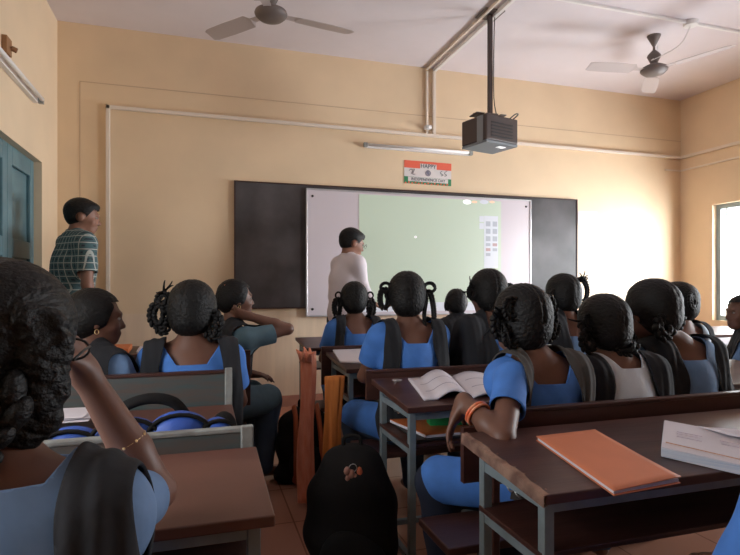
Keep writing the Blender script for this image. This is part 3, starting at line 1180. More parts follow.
bar('conduit', [(q1.x + 0.3, c5.y, ZC - 0.012), (XR - 0.02, c5.y, ZC - 0.012)], 0.022, 0.02, M['conduit_w'], 'white ceiling conduit feeding the right ceiling fan', 'conduit')
jb = pz(690, 22, (ZC - H) * F / 263)
bm = bmesh.new()
lathe(bm, [(0.05, -0.035), (0.055, -0.03), (0.055, 0)], (jb.x, c5.y, ZC - 0.001), 16)
tag(obj('junction_box', bm, M['conduit_w'], smooth=False), 'small round white junction box on the ceiling conduit near the right fan', 'junction box')
bm = bmesh.new()
lathe(bm, [(0.035, -0.03), (0.04, -0.02), (0.04, 0)], (q1.x, YF - 0.035, c0.z + 0.085), 12)
tag(obj('junction_box', bm, M['conduit_w']), 'small round cream junction box where the thin upright conduit ends', 'junction box')
# second lower conduit on the right wall with its end cap
r2 = at(665, 170, YF)
bar('conduit', [(r2.x, YF - 0.012, r2.z), (XR - 0.012, YF - 0.012, r2.z), (XR - 0.012, 2.0, r2.z)], 0.018, 0.02, M['conduit'], 'thin lower conduit turning the corner onto the right wall', 'conduit')


def tube_light(label, a, b, out, grp=None):
    """slim batten with a glass tube (unlit)"""
    a, b = Vector(a), Vector(b)
    root = empty('tube_light', label, 'tube light', a)
    d = (b - a)
    n = d.normalized()
    bm = bmesh.new()
    o_ = Vector(out)
    up = Vector((0, 0, 1))
    vs = []
    for t in (0, 1):
        for s_, u in ((-1, 0), (1, 0), (1, 1), (-1, 1)):
            vs.append(bm.verts.new(d * t + up * s_ * 0.02 + o_ * (0.03 * u)))
    for f in ((0, 1, 2, 3), (7, 6, 5, 4), (0, 4, 5, 1), (1, 5, 6, 2), (2, 6, 7, 3), (3, 7, 4, 0)):
        bm.faces.new([vs[i] for i in f])
    obj('batten', bm, M['conduit_w'], root)
    obj('glass_tube', T([n * 0.03 + o_ * 0.06, d - n * 0.03 + o_ * 0.06], 0.013, n=12), M['conduit_w'], root, True)
    for t in (0.0, 1.0):
        c = d * t
        bm = bmesh.new()
        cc = c + o_ * 0.045
        box(bm, cc - Vector((0.016, 0.016, 0.02)), cc + Vector((0.016, 0.016, 0.02)))
        obj('lamp_holder', bm, M['steel_l'], root)
    return root


ta = at(364, 146, YF)
tube_light('white tube light on the front wall directly above the poster', (ta.x, YF - 0.003, ta.z), (ta.x + 1.10, YF - 0.003, ta.z), (0, -1, 0))
tl = atx(33, 100, XL)
tube_light('tube light fixture high on the left wall above the teal door', (XL + 0.003, tl.y - 1.2, tl.z), (XL + 0.003, tl.y, tl.z), (1, 0, 0))
bx = atx(4, 46, XL)
bm = bmesh.new()
box(bm, (XL, bx.y - 0.05, bx.z - 0.05), (XL + 0.03, bx.y + 0.04, bx.z + 0.05))
tube(bm, [(XL + 0.03, bx.y + 0.02, bx.z), (XL + 0.06, bx.y + 0.03, bx.z - 0.01)], 0.016, n=10)
tag(obj('lamp_bracket', bm, mat('old_brass_brown', (0.30, 0.15, 0.07), 0.5), bevel=0.004), 'small brown lamp holder on the left wall above the tube light', 'lamp holder')


# ------------------------------------------------------------------ fans
def fan(px, py, Y, ang, label):
    c = at(px, py, Y)
    root = empty('ceiling_fan', label, 'fan', (c.x, c.y, ZC), ang, 'ceiling fans')
    zz = c.z - ZC
    bm = bmesh.new()
    lathe(bm, [(0.012, -0.09), (0.05, -0.015), (0.055, 0.0)], (0, 0, 0), 20)
    obj('canopy', bm, M['fan'], root, True)
    obj('rod', T([(0, 0, 0), (0, 0, zz + 0.10)], 0.010), M['fan'], root, True)
    bm = bmesh.new()
    lathe(bm, [(0.012, 0.17), (0.05, 0.13), (0.055, 0.115), (0.03, 0.06), (0.03, 0.045)], (0, 0, zz), 20)
    obj('lower_canopy', bm, M['fan'], root, True)
    bm = bmesh.new()
    lathe(bm, [(0.03, -0.045), (0.08, -0.035), (0.105, -0.012), (0.11, 0.0), (0.105, 0.015), (0.06, 0.04), (0.03, 0.048)], (0, 0, zz), 32)
    obj('motor_housing', bm, M['fan'], root, True)
    for k in range(3):
        a = 2 * PI * k / 3
        bm = bmesh.new()
        prof = [(0.09, 0.025), (0.17, 0.03), (0.2, 0.062), (0.4, 0.066), (0.57, 0.06), (0.6, 0.045)]
        top, bot = [], []
        for r, w_ in prof:
            for s_, lst in ((1, top), (-1, bot)):
                tilt = 0.012 * s_ if r > 0.18 else 0
                lst.append((bm.verts.new((r, s_ * w_, zz + tilt + 0.002)), bm.verts.new((r, s_ * w_, zz + tilt - 0.001))))
        for i in range(len(prof) - 1):
            for j in (0, 1):
                bm.faces.new((top[i][j], top[i + 1][j], bot[i + 1][j], bot[i][j]))
            bm.faces.new((top[i][0], top[i][1], top[i + 1][1], top[i + 1][0]))
            bm.faces.new((bot[i][0], bot[i][1], bot[i + 1][1], bot[i + 1][0]))
        bm.faces.new((top[0][0], top[0][1], bot[0][1], bot[0][0]))
        bm.faces.new((top[-1][0], top[-1][1], bot[-1][1], bot[-1][0]))
        bmesh.ops.rotate(bm, verts=bm.verts[:], cent=(0, 0, 0), matrix=Matrix.Rotation(a, 3, 'Z'))
        obj('blade', bm, M['fan_b'], root)
    return root


fan(271, 14, 3.70, math.radians(10), 'three-blade ceiling fan over the left side, cut by the top of the picture')
fan(654, 70, 3.72, math.radians(50), 'three-blade ceiling fan with full rod visible near the right wall')
fz = at(656, 40, 3.72)
wire = [(jb.x, c5.y, ZC - 0.03), (jb.x - 0.03, c5.y + 0.08, ZC - 0.16), (jb.x - 0.16, 3.66, ZC - 0.24), (fz.x + 0.012, 3.716, ZC - 0.16), (fz.x + 0.012, 3.716, ZC - 0.08)]
tag(obj('fan_wire', T(spline(wire, 6), 0.004, n=6), M['conduit_w'], smooth=True), 'thin looping white wire from the junction box to the right fan', 'wire')

# ------------------------------------------------------------------ projector
pc = at(490, 16, 3.80)
rt = empty('projector', 'dark boxy projector hanging from the ceiling on a long pole', 'projector', (pc.x, 3.80, ZC), math.radians(0))
pjz = at(490, 135, 3.80).z - ZC
obj('ceiling_plate', B((-0.085, -0.085, -0.012), (0.085, 0.085, -0.001)), M['fan'], rt, bevel=0.003)
obj('pole', B((-0.016, -0.016, pjz + 0.12), (0.016, 0.016, -0.012)), M['pj'], rt, bevel=0.003)
bm = bmesh.new()
box(bm, (-0.15, -0.02, pjz + 0.150), (0.11, 0.0, pjz + 0.156))
box(bm, (-0.15, -0.06, pjz + 0.145), (-0.08, 0.06, pjz + 0.152))
box(bm, (0.06, -0.06, pjz + 0.145), (0.11, 0.06, pjz + 0.152))
box(bm, (-0.05, -0.04, pjz + 0.115), (0.05, 0.04, pjz + 0.16))
obj('mount_bracket', bm, M['fan'], rt)
Rp = Matrix.Rotation(math.radians(14), 3, 'Z')


def pbox(nm, a, b, m_, bev=0.006):
    bm = B(a, b)
    bmesh.ops.rotate(bm, verts=bm.verts[:], cent=(0, 0, 0), matrix=Rp)
    return obj(nm, bm, m_, rt, bevel=bev)


z0, z1 = pjz - 0.105, pjz + 0.110
cas = pbox('casing', (-0.17, -0.14, z0 + 0.02), (0.16, 0.14, z1), M['pj'], 0.01)
pbox('underside', (-0.168, -0.138, z0), (0.158, 0.138, z0 + 0.02), M['pj_lo'], 0.004)
pbox('side_band', (-0.174, -0.105, z0 + 0.01), (-0.17, -0.04, z1 - 0.005), M['pj_lo'], 0)
for k in range(5):
    pbox('vent_slat', (-0.12, -0.144, z0 + 0.05 + k * 0.025), (0.10, -0.14, z0 + 0.06 + k * 0.025), M['blk'], 0)
pbox('lens_window', (0.01, -0.09, z0 - 0.004), (0.08, -0.05, z0), M['proj_white'], 0.001)
obj('cable', T(spline([(0.10, -0.12, z1 - 0.01), (0.15, -0.12, z1 + 0.03), (0.20, -0.08, z1 + 0.045), (0.19, 0.0, z1 + 0.02), (0.12, 0.05, z1 - 0.01)], 6), 0.005, n=6), M['blk'], rt, True)
obj('power_cord', T(spline([(0.03, 0.03, -0.005), (0.05, 0.0, -0.03), (0.03, -0.02, -0.02), (0.022, -0.02, -0.3), (0.022, -0.02, pjz + 0.3), (0.04, -0.03, pjz + 0.15)], 6), 0.004, n=6), M['blk'], rt, True)


# ------------------------------------------------------------------ desks and benches
def desk(label, x0, x1, y0, y1, zn=0.672, zf=0.70, top='wood', frame='steel', worn=False, shelf=True):
    root = empty('school_desk', label, 'desk', (x0, y0, 0), 0, 'classroom desks')
    W, D = x1 - x0, y1 - y0
    bm = bmesh.new()
    th = 0.022
    v = [bm.verts.new(p) for p in ((0, 0, zn - th), (W, 0, zn - th), (W, D, zf - th), (0, D, zf - th), (0, 0, zn), (W, 0, zn), (W, D, zf), (0, D, zf))]
    for f in ((0, 3, 2, 1), (4, 5, 6, 7), (0, 1, 5, 4), (1, 2, 6, 5), (2, 3, 7, 6), (3, 0, 4, 7)):
        bm.faces.new([v[i] for i in f])
    tp = obj('desktop', bm, M[top], root, bevel=0.003)
    # edging strip on the end
    if worn:
        bm = bmesh.new()
        rnd = random.Random(4)
        n = 22
        prev = None
        for k in range(n + 1):
            t = k / n
            z = zn + (zf - zn) * t
            j = rnd.uniform(-0.004, 0.004)
            cur = [bm.verts.new((-0.004 - 0.002, D * t, z - 0.026)), bm.verts.new((-0.004 + j * 0.3, D * t, z - 0.001 + j * 0.2)), bm.verts.new((0.010 + j, D * t, z + 0.0015)), bm.verts.new((0.008, D * t, z - 0.020))]
            if prev:
                for i in range(4):
                    bm.faces.new((prev[i], prev[(i + 1) % 4], cur[(i + 1) % 4], cur[i]))
            prev = cur
        obj('worn_edge', bm, M['worn'], tp)
        bm = bmesh.new()
        for k in range(9):
            t = (k + 0.6) / 9.5
            ball(bm, (0.016, D * t, zn + (zf - zn) * t + 0.0006), (0.0028, 0.0028, 0.0012), 1)
        obj('nail_row', bm, M['worn'], tp)
    xi = 0.035
    for lx in (xi, W - xi):
        for ly, zz in ((0.05, zn), (D - 0.06, zf)):
            obj('leg', B((lx - 0.0125, ly - 0.0125, 0.0), (lx + 0.0125, ly + 0.0125, zz - th - 0.002)), M[frame], root, bevel=0.002)
    zs = 0.515
    bm = bmesh.new()
    for lx in (xi, W - xi):
        box(bm, (lx - 0.010, 0.05, zs - 0.03), (lx + 0.010, D - 0.06, zs - 0.005))
        box(bm, (lx - 0.010, 0.05, 0.09), (lx + 0.010, D - 0.06, 0.11))
        box(bm, (lx - 0.010, 0.05, zn - th - 0.03), (lx + 0.010, D - 0.06, zn - th - 0.006))
    box(bm, (xi, 0.04, zn - th - 0.035), (W - xi, 0.06, zn - th - 0.003))
    box(bm, (xi, D - 0.07, zf - th - 0.035), (W - xi, D - 0.05, zf - th - 0.003))
    box(bm, (xi, D - 0.07, 0.09), (W - xi, D - 0.05, 0.11))
    obj('frame', bm, M[frame], root)
    if shelf:
        obj('shelf', B((0.02, 0.045, zs - 0.005), (W - 0.02, D - 0.05, zs + 0.008)), M['wood'], root, bevel=0.002)
    return root


def bench(label, x0, x1, y0, y1, zback=0.735, ztop_z0=0.50, bx=0.0, mt='wood', top_rail='wood', leg='steel', plank=False, zs=0.355):
    """seat plank from y0 to y1, backrest just behind y0"""
    root = empty('school_bench', label, 'bench', (x0, y0, 0), 0, 'classroom benches')
    W, D = x1 - x0, y1 - y0
    obj('seat', B((0, 0, zs - 0.025), (W, D, zs)), M['wood'], root, bevel=0.004)
    bk = obj('backrest', B((bx, -0.026, ztop_z0), (W, -0.006, zback - 0.012)), M[mt], root, bevel=0.003)
    obj('top_rail', B((bx, -0.030, zback - 0.012), (W, -0.002, zback)), M[top_rail], bk, bevel=0.003)
    for lx in (max(bx, 0.03), W - 0.04):
        bm = bmesh.new()
        if plank and lx < W / 2:
            box(bm, (lx - 0.012, -0.055, 0.0), (lx + 0.012, 0.055, zs - 0.026))
            box(bm, (lx - 0.02, -0.055, zs - 0.026), (lx + 0.004, -0.028, 0.68))
            obj('end_plank', bm, M['wood'], root, bevel=0.004)
        else:
            box(bm, (lx - 0.0125, -0.026, 0.0), (lx + 0.0125, -0.002, zs - 0.026))
            box(bm, (lx - 0.0125, -0.0015, zs - 0.05), (lx + 0.0125, D - 0.03, zs - 0.026))
            obj('leg', bm, M[leg], root)
        obj('leg', B((lx - 0.0125, D - 0.03, 0.0), (lx + 0.0125, D - 0.006, zs - 0.026)), M[leg], root)
    if bx:
        bm = bmesh.new()
        box(bm, (0.035, -0.026, 0.545), (bx - 0.001, -0.006, 0.70))
        box(bm, (bx - 0.03, -0.026, 0.0), (bx - 0.001, -0.006, 0.545))
        obj('back_support', bm, M['wood'], root)
    return root


RX = 0.70
# right block
desk('dark wooden desk with a chipped left edge and an orange book on top', RX - 0.02, 2.75, 0.96, 1.33, 0.668, 0.70, worn=True)
desk('dark desk with the open exercise book and a loaded shelf underneath', RX, 2.75, 1.79, 2.22, 0.668, 0.70)
desk('dark desk holding one white notebook near its left end, behind the front desk', RX + 0.02, 2.78, 2.70, 3.18, 0.668, 0.70)
desk('front dark desk nearest the whiteboard, just right of the aisle', RX, 2.8, 3.68, 4.14, 0.668, 0.70)
bench('dark bench holding the three girls nearest the camera on the right side', 0.67, 2.75, 1.40, 1.62, 0.742, 0.53, bx=0.13, plank=True)
bench('dark bench of the girl with long looped plaits, second back from the front', 0.69, 2.75, 2.28, 2.52, 0.73, 0.60, plank=False)
bench('dark bench of the front row student facing the teacher', 0.70, 2.78, 3.23, 3.47, 0.73, 0.5)
bench('dark bench of the student by the camera, cut off at lower right', 0.72, 2.3, 0.42, 0.66, 0.735, 0.5)
# far right block
desk('desk with papers on it, below the bright window', 2.98, 4.9, 2.70, 3.15, 0.668, 0.70)
desk('foremost desk at far right with a closed book, near the window corner', 2.98, 4.9, 3.62, 4.05, 0.668, 0.70)
bench('bench of the girl seen in profile against the window', 2.98, 4.9, 2.22, 2.46, 0.73, 0.5)
# left block
LX0, LX1 = -0.98, 0.125
desk('red-brown laminate desk with the leaning elbow of the nearest left girl', LX0, LX1 + 0.01, 1.02, 1.375, 0.672, 0.70, top='wood_l')
desk('brown desk with loose papers in front of the blue bag', LX0, LX1 - 0.01, 1.72, 2.05, 0.655, 0.665, top='wood_l')
desk('desk hidden behind the two girls on the left', LX0, LX1 - 0.01, 2.44, 2.72, 0.672, 0.70)
desk('foremost left desk with open books on it near the checked shirt man', LX0, LX1 - 0.01, 3.45, 3.88, 0.672, 0.70)
bench('grey steel backed bench carrying the blue and black bag', LX0, LX1, 1.43, 1.66, 0.742, 0.48, mt='steel_t', top_rail='steel_l')
bench('teal grey steel backed bench of the two girls at left', LX0, LX1 - 0.01, 2.11, 2.36, 0.785, 0.50, mt='steel_t', top_rail='wood')
bench('bench of the girl with the raised elbow beside the aisle', LX0, LX1 + 0.12, 2.80, 3.04, 0.775, 0.5)
bench('bench under the nearest left girl', LX0, LX1 - 0.02, 0.62, 0.87, 0.70, 0.5)
for x in (LX1 - 0.006,):
    pass
# corner posts of the two steel backrests
tag(obj('tube_post', B((LX1 - 0.026, 1.380, 0.46), (LX1 + 0.004, 1.400, 0.75)), M['steel_l'], bevel=0.003), 'short grey steel upright at the end of the low backrest beside the brown desk', 'post')
tag(obj('tube_post', B((LX1 - 0.035, 2.062, 0.60), (LX1 - 0.009, 2.080, 0.795)), M['steel_l'], bevel=0.003), 'short grey steel upright at the end of the higher backrest behind the blue bag', 'post')


def on_top(px, py, zn=0.668, zf=0.70, y0=1.79, y1=2.22):
    """place on a gently sloping desk top that the photo pixel looks at"""
    z = 0.69
    for _ in range(6):
        p = gz(px, py, z)
        z = zn + (zf - zn) * (p.y - y0) / (y1 - y0)
    return gz(px, py, z)


# ------------------------------------------------------------------ books and papers
def slab(name, pts, h, m, label=None, cat=None, parent=None, grp=None, sag=0.0):
    """a flat book from its four real corners (counter clockwise)"""
    bm = bmesh.new()
    lo = [bm.verts.new(p) for p in pts]
    hi = [bm.verts.new(Vector(p) + Vector((0, 0, h))) for p in pts]
    bm.faces.new(lo[::-1])
    bm.faces.new(hi)
    n = len(pts)
    for i in range(n):
        bm.faces.new((lo[i], lo[(i + 1) % n], hi[(i + 1) % n], hi[i]))
    o = obj(name, bm, m, parent, bevel=0.0012)
    if label:
        tag(o, label, cat, grp)
    return o


def lift(ps, dz):
    return [Vector(p) + Vector((0, 0, dz)) for p in ps]


# orange book on the near right desk
k0 = dict(y0=0.96, y1=1.33)
c = [on_top(614, 497, **k0), on_top(681, 484, **k0), on_top(595, 434, **k0), on_top(536, 441, **k0)]
ob = empty('orange_book', 'slim orange paper-covered book lying on the nearest right desk', 'book', (0, 0, 0))
slab('back_cover', lift(c, 0.001), 0.002, M['orange_bk'], parent=ob)
ctr = sum(c, Vector()) / 4
ins = [ctr + (p - ctr) * 0.975 for p in c]
slab('pages', lift(ins, 0.0035), 0.007, M['paper'], parent=ob)
# curved front cover
bm = bmesh.new()
n = 12
rows = []
for i in range(n + 1):
    t = i / n
    a, b = c[3].lerp(c[2], t), c[0].lerp(c[1], t)
    row = []
    for j in range(n + 1):
        s_ = j / n
        p = a.lerp(b, s_)
        row.append(bm.verts.new(p + Vector((0, 0, 0.0115 + 0.004 * (s_ ** 3) * t))))
    rows.append(row)
for i in range(n):
    for j in range(n):
        bm.faces.new((rows[i][j], rows[i][j + 1], rows[i + 1][j + 1], rows[i + 1][j]))
o = obj('front_cover', bm, M['orange_bk'], ob, True)
md = o.modifiers.new('thick', 'SOLIDIFY')
md.thickness = 0.0015
md.offset = 1


def open_book(label, c, thick=0.012, lines=True, fold=0.5, hump=0.02, name='open_book', flip=False):
    """corners: left-near, right-near, right-far, left-far; spine in the middle"""
    root = empty(name, label, 'book', (0, 0, 0))
    c = [Vector(p) for p in c]
    sN, sF = c[0].lerp(c[1], fold), c[3].lerp(c[2], fold)
    for side, (a, b, e, f_) in enumerate(((c[0], sN, sF, c[3]), (sN, c[1], c[2], sF))):
        bm = bmesh.new()
        n = 14
        top, bot = [], []
        for i in range(n + 1):
            t = i / n
            u = t if side else 1 - t       # 0 at spine
            hgt = thick * (0.35 + 0.65 * min(1, u * 4)) + hump * math.sin(min(1, u * 1.4) * PI) * (1 if side == 0 else 0.45)
            nr, fr = a.lerp(b, t), f_.lerp(e, t)
            top.append([bm.verts.new(nr.lerp(fr, s / 6) + Vector((0, 0, hgt))) for s in range(7)])
            bot.append([bm.verts.new(nr.lerp(fr, s / 6) + Vector((0, 0, max(0.001, hgt - thick)))) for s in range(7)])
        for i in range(n):
            for s in range(6):
                bm.faces.new((top[i][s], top[i + 1][s], top[i + 1][s + 1], top[i][s + 1]))
                bm.faces.new((bot[i][s], bot[i][s + 1], bot[i + 1][s + 1], bot[i + 1][s]))
            for s in (0, 6):
                bm.faces.new((top[i][s], top[i + 1][s], bot[i + 1][s], bot[i][s]))
        for i in (0, n):
            for s in range(6):
                bm.faces.new((top[i][s], top[i][s + 1], bot[i][s + 1], bot[i][s]))
        po_ = obj('page_block', bm, M['paper'], root, True)
        if lines:
            bm = bmesh.new()
            for q_ in (0.3, 0.62):
                prev = None
                for i in range(9):
                    t = 0.15 + 0.7 * i / 8
                    u = t if side else 1 - t
                    hgt = thick * (0.35 + 0.65 * min(1, u * 4)) + hump * math.sin(min(1, u * 1.4) * PI) * (1 if side == 0 else 0.45) + 0.0006
                    p0 = a.lerp(b, t).lerp(f_.lerp(e, t), q_) + Vector((0, 0, hgt))
                    p1 = a.lerp(b, t).lerp(f_.lerp(e, t), q_ + 0.02) + Vector((0, 0, hgt))
                    cur = (bm.verts.new(p0), bm.verts.new(p1))
                    if prev:
                        bm.faces.new((prev[0], cur[0], cur[1], prev[1]))
                    prev = cur
            obj('ruled_line', bm, M['ink'], po_)
    return root


k1 = dict(y0=1.79, y1=2.22)
open_book('open exercise book with a raised left page beside the bangled arm', [on_top(424, 401, **k1), on_top(520, 396, **k1), on_top(496, 374, **k1), on_top(408, 380, **k1)], 0.008, hump=0.030, fold=0.48)
k2 = dict(y0=2.70, y1=3.18)
cc = [on_top(340, 363, **k2), on_top(372, 364, **k2), on_top(366, 350, **k2), on_top(332, 350, **k2)]
slab('notebook', lift(cc, 0.001), 0.008, M['paper'], 'white notebook lying on the desk behind the front row girl', 'notebook')
k3 = dict(y0=3.68, y1=4.14)
# thick open book at right
c = [on_top(661, 452, **k0), on_top(770, 471, **k0), on_top(768, 425, **k0), on_top(664, 428, **k0)]
c = [pz(661, 446, 1.34), pz(760, 466, 1.22), pz(762, 432, 1.42), pz(664, 421, 1.55)]
c = [Vector((p.x, p.y, 0)) for p in c]
for p in c:
    p.z = 0.668 + 0.032 * (min(p.y, 1.32) - 0.96) / 0.37
    p.y = min(p.y, 1.315)
rb = empty('textbook', 'thick open textbook with blue-tinted page edges at the right end of the near desk', 'book', (0, 0, 0))
slab('page_block', lift(c, 0.001), 0.022, M['paper_b'], parent=rb)
c2 = [p + (sum(c, Vector()) / 4 - p) * 0.01 for p in c]
slab('top_page', lift(c2, 0.0235), 0.002, M['paper'], parent=rb)
a, b = c2[0].lerp(c2[3], 0.12) + Vector((0.012, 0, 0.0265)), c2[1].lerp(c2[2], 0.12) + Vector((0, 0, 0.0265))
obj('page_edge_line', T([a, b], 0.0018, n=4), mat('tan_line', (0.5, 0.3, 0.22), 0.7), rb)
for q_, t0, t1 in ((0.45, 0.15, 0.42), (0.55, 0.15, 0.40), (0.62, 0.15, 0.42), (0.6, 0.6, 0.9), (0.5, 0.62, 0.9)):
    a = c2[0].lerp(c2[1], t0).lerp(c2[3].lerp(c2[2], t0), q_) + Vector((0, 0, 0.0260))
    b = c2[0].lerp(c2[1], t1).lerp(c2[3].lerp(c2[2], t1), q_) + Vector((0, 0, 0.0260))
    obj('printed_line', T([a, b], 0.0014, n=4), mat('faded_print', (0.5, 0.42, 0.5), 0.8), rb)
bm = bmesh.new()
p0, p1 = c2[3].lerp(c2[2], 0.35), c2[3].lerp(c2[2], 0.98)
rows = []
for i in range(9):
    t = i / 8
    base_ = p0.lerp(p1, t)
    rows.append([bm.verts.new(base_ + Vector((0, -0.10 * s, 0.026 + 0.016 * math.sin(PI * min(1, s * 1.0)) * math.sin(PI * t)))) for s in (0, 0.25, 0.5, 0.75, 1)])
for i in range(8):
    for j in range(4):
        bm.faces.new((rows[i][j], rows[i][j + 1], rows[i + 1][j + 1], rows[i + 1][j]))
o = obj('curled_page', bm, M['paper'], rb, True)
md = o.modifiers.new('thick', 'SOLIDIFY')
md.thickness = 0.001

# things on the shelf of the second desk
zs = 0.5235


def sh(px, py, z=zs):
    return gz(px, py, z)


sn = empty('orange_notebook', 'orange notebook with white pages on the shelf under the second desk', 'notebook', (0, 0, 0))
c = [Vector((0.96, 1.86, zs + 0.013)), Vector((1.22, 1.86, zs + 0.013)), Vector((1.16, 2.12, zs + 0.013)), Vector((0.84, 2.12, zs + 0.013))]
c = [sh(448, 450, 0.54), sh(480, 444, 0.54), sh(452, 425, 0.54), sh(405, 429, 0.54)]
cx = sum(c, Vector()) / 4
sl0 = [Vector((0.76, 1.85, zs + 0.001)), Vector((1.12, 1.85, zs + 0.001)), Vector((1.12, 2.12, zs + 0.001)), Vector((0.76, 2.12, zs + 0.001))]
slab('slate', sl0, 0.008, M['blk'], 'black framed writing slate under the notebooks on the shelf', 'slate')
sl1 = [Vector((0.80, 1.86, zs + 0.010)), Vector((1.02, 1.86, zs + 0.010)), Vector((0.98, 2.10, zs + 0.010)), Vector((0.75, 2.12, zs + 0.010))]
slab('pages', sl1, 0.010, M['paper'], parent=sn)
slab('cover', lift(sl1, 0.011), 0.002, M['orange_nb'], parent=sn)
gb = [Vector((0.865, 1.97, zs + 0.024)), Vector((1.06, 1.93, zs + 0.024)), Vector((1.07, 1.99, zs + 0.024)), Vector((0.875, 2.03, zs + 0.024))]
gbo = empty('pencil_box', 'bright green pencil box on the shelf under the second desk', 'pencil box', (0, 0, 0))
slab('case', gb, 0.030, M['green'], parent=gbo)
slab('lid', lift(gb, 0.0305), 0.006, M['green'], parent=gbo)
# bag hooks of wire under the desk tops
for i, (x, y, z) in enumerate(((0.72, 1.15, 0.655), (0.74, 2.02, 0.655))):
    pts = [(x, y + 0.03, z), (x + 0.0, y + 0.028, z - 0.04), (x, y + 0.012, z - 0.055), (x, y - 0.004, z - 0.045), (x, y, z - 0.02)]
    bm = bmesh.new()
    for dy in (0, -0.035):
        tube(bm, spline([(a, b + dy, e) for a, b, e in pts], 5), 0.0022, n=6)
    tag(obj('wire_hook', bm, M['chrome'], smooth=True), ['bent wire bag hook under the chipped edge of the nearest right desk', 'bent wire bag hook under the left end of the second desk'][i], 'hook')

# inkwell disc on the second desk
p = on_top(391, 374.5, **k1)
bm = bmesh.new()
lathe(bm, [(0.022, 0.0005), (0.022, 0.003), (0.012, 0.005)], (0.80, 2.17, 0.6955), 20)
tag(obj('metal_disc', bm, M['alu'], smooth=False), 'small round metal cap at the back corner of the second desk', 'metal cap')

# loose papers and books, left block
ka = dict(y0=1.72, y1=2.05)
for i, (o_, r_) in enumerate(((0, 0), (0.02, 0.15), (-0.01, -0.1))):
    cx, cy = -0.42 + o_, 1.87 + i * 0.012
    w_, h_ = 0.105, 0.075
    z = 0.672 + 0.028 * (cy - 1.72) / 0.33 + 0.010 + 0.003 * i
    pts = []
    for sx, sy in ((-1, -1), (1, -1), (1, 1), (-1, 1)):
        q_ = Matrix.Rotation(r_, 2) @ Vector((sx * w_, sy * h_))
        pts.append(Vector((cx + q_.x, cy + q_.y, z)))
    slab('paper_sheet', pts, 0.0012, M['paper'], 'loose white sheet on the desk behind the raised forearm', 'paper', grp='loose sheets on the left desk')
open_book('small open book on the foremost left desk beside the man', [(-0.36, 3.53, 0.69), (-0.08, 3.53, 0.69), (-0.08, 3.75, 0.70), (-0.36, 3.75, 0.70)], 0.012, lines=False, hump=0.012)
slab('book', [Vector(p) for p in ((-0.56, 3.5, 0.692), (-0.40, 3.5, 0.692), (-0.40, 3.7, 0.702), (-0.56, 3.7, 0.702))], 0.03, M['orange_nb'], 'closed orange-brown book at the left end of the foremost left desk', 'book')
# far right papers
for i, (px, py, w_, lab) in enumerate(((703, 344, 0.16, 'white open papers on the desk below the window, left sheet'), (722, 342, 0.14, 'white open papers on the desk below the window, right sheet'))):
    p = gz(px, py, 0.70)
    p.y = min(max(p.y, 2.8), 3.05)
    slab('paper_sheet', [Vector((p.x - w_, p.y - 0.09, 0.704)), Vector((p.x + w_, p.y - 0.10, 0.704)), Vector((p.x + w_, p.y + 0.08, 0.712)), Vector((p.x - w_, p.y + 0.09, 0.712))], 0.006, M['paper'], lab, 'paper')
p = gz(712, 329, 0.70)
slab('book', [Vector((3.55, 3.7, 0.705)), Vector((3.95, 3.7, 0.705)), Vector((3.95, 3.92, 0.715)), Vector((3.55, 3.92, 0.715))], 0.03, M['paper_b'], 'pale closed book on the foremost far right desk', 'book')


# ------------------------------------------------------------------ bags and cloths
def soft(name, fld, step, m, parent=None, disp=None):
    V, Q = fld.mesh(step, disp)
    return link(name, tomesh(name, V, Q), m, parent, True)


# blue and black bag on the left bench
bb = empty('school_bag', 'blue and black school bag with an arched handle lying on the left bench', 'bag', (0.02, 0, 0.035))
f = Field()
f.ell((-0.13, 1.55, 0.54), (0.22, 0.07, 0.14), None, 0.03)
f.ell((-0.30, 1.55, 0.52), (0.12, 0.07, 0.12), None, 0.04)
soft('bag_body', f, 0.009, M['bag'], bb, wrinkle(0.003, 3))
for i, (x, z, rx, rz) in enumerate(((-0.33, 0.655, 0.075, 0.050), (-0.20, 0.670, 0.085, 0.055), (-0.07, 0.675, 0.080, 0.052), (0.03, 0.655, 0.055, 0.05))):
    f = Field()
    f.ell((x, 1.535, z), (rx, 0.055, rz), None, 0.02)
    soft('blue_pocket', f, 0.008, M['bag_blue'], bb, wrinkle(0.002, 10 + i))
    ring = [(x + rx * 0.98 * math.cos(t), 1.505, z + rz * 0.98 * math.sin(t)) for t in [2 * PI * k / 20 for k in range(20)]]
    obj('piping', T(ring, 0.006, n=6, closed=True), M['bag'], bb, True)
f1, f2 = pz(130, 412, 1.56), pz(205, 410, 1.58)
pts = [(-0.245, 1.575, 0.69), (-0.215, 1.575, 0.738), (-0.15, 1.575, 0.760), (-0.085, 1.575, 0.745), (-0.045, 1.575, 0.69)]
obj('handle', T(spline(pts, 6), 0.011, n=10, flat=1.5), M['bag'], bb, True)
f = Field()
f.ell((0.045, 1.56, 0.67), (0.035, 0.05, 0.045))
soft('black_flap', f, 0.008, M['bag'], bb)


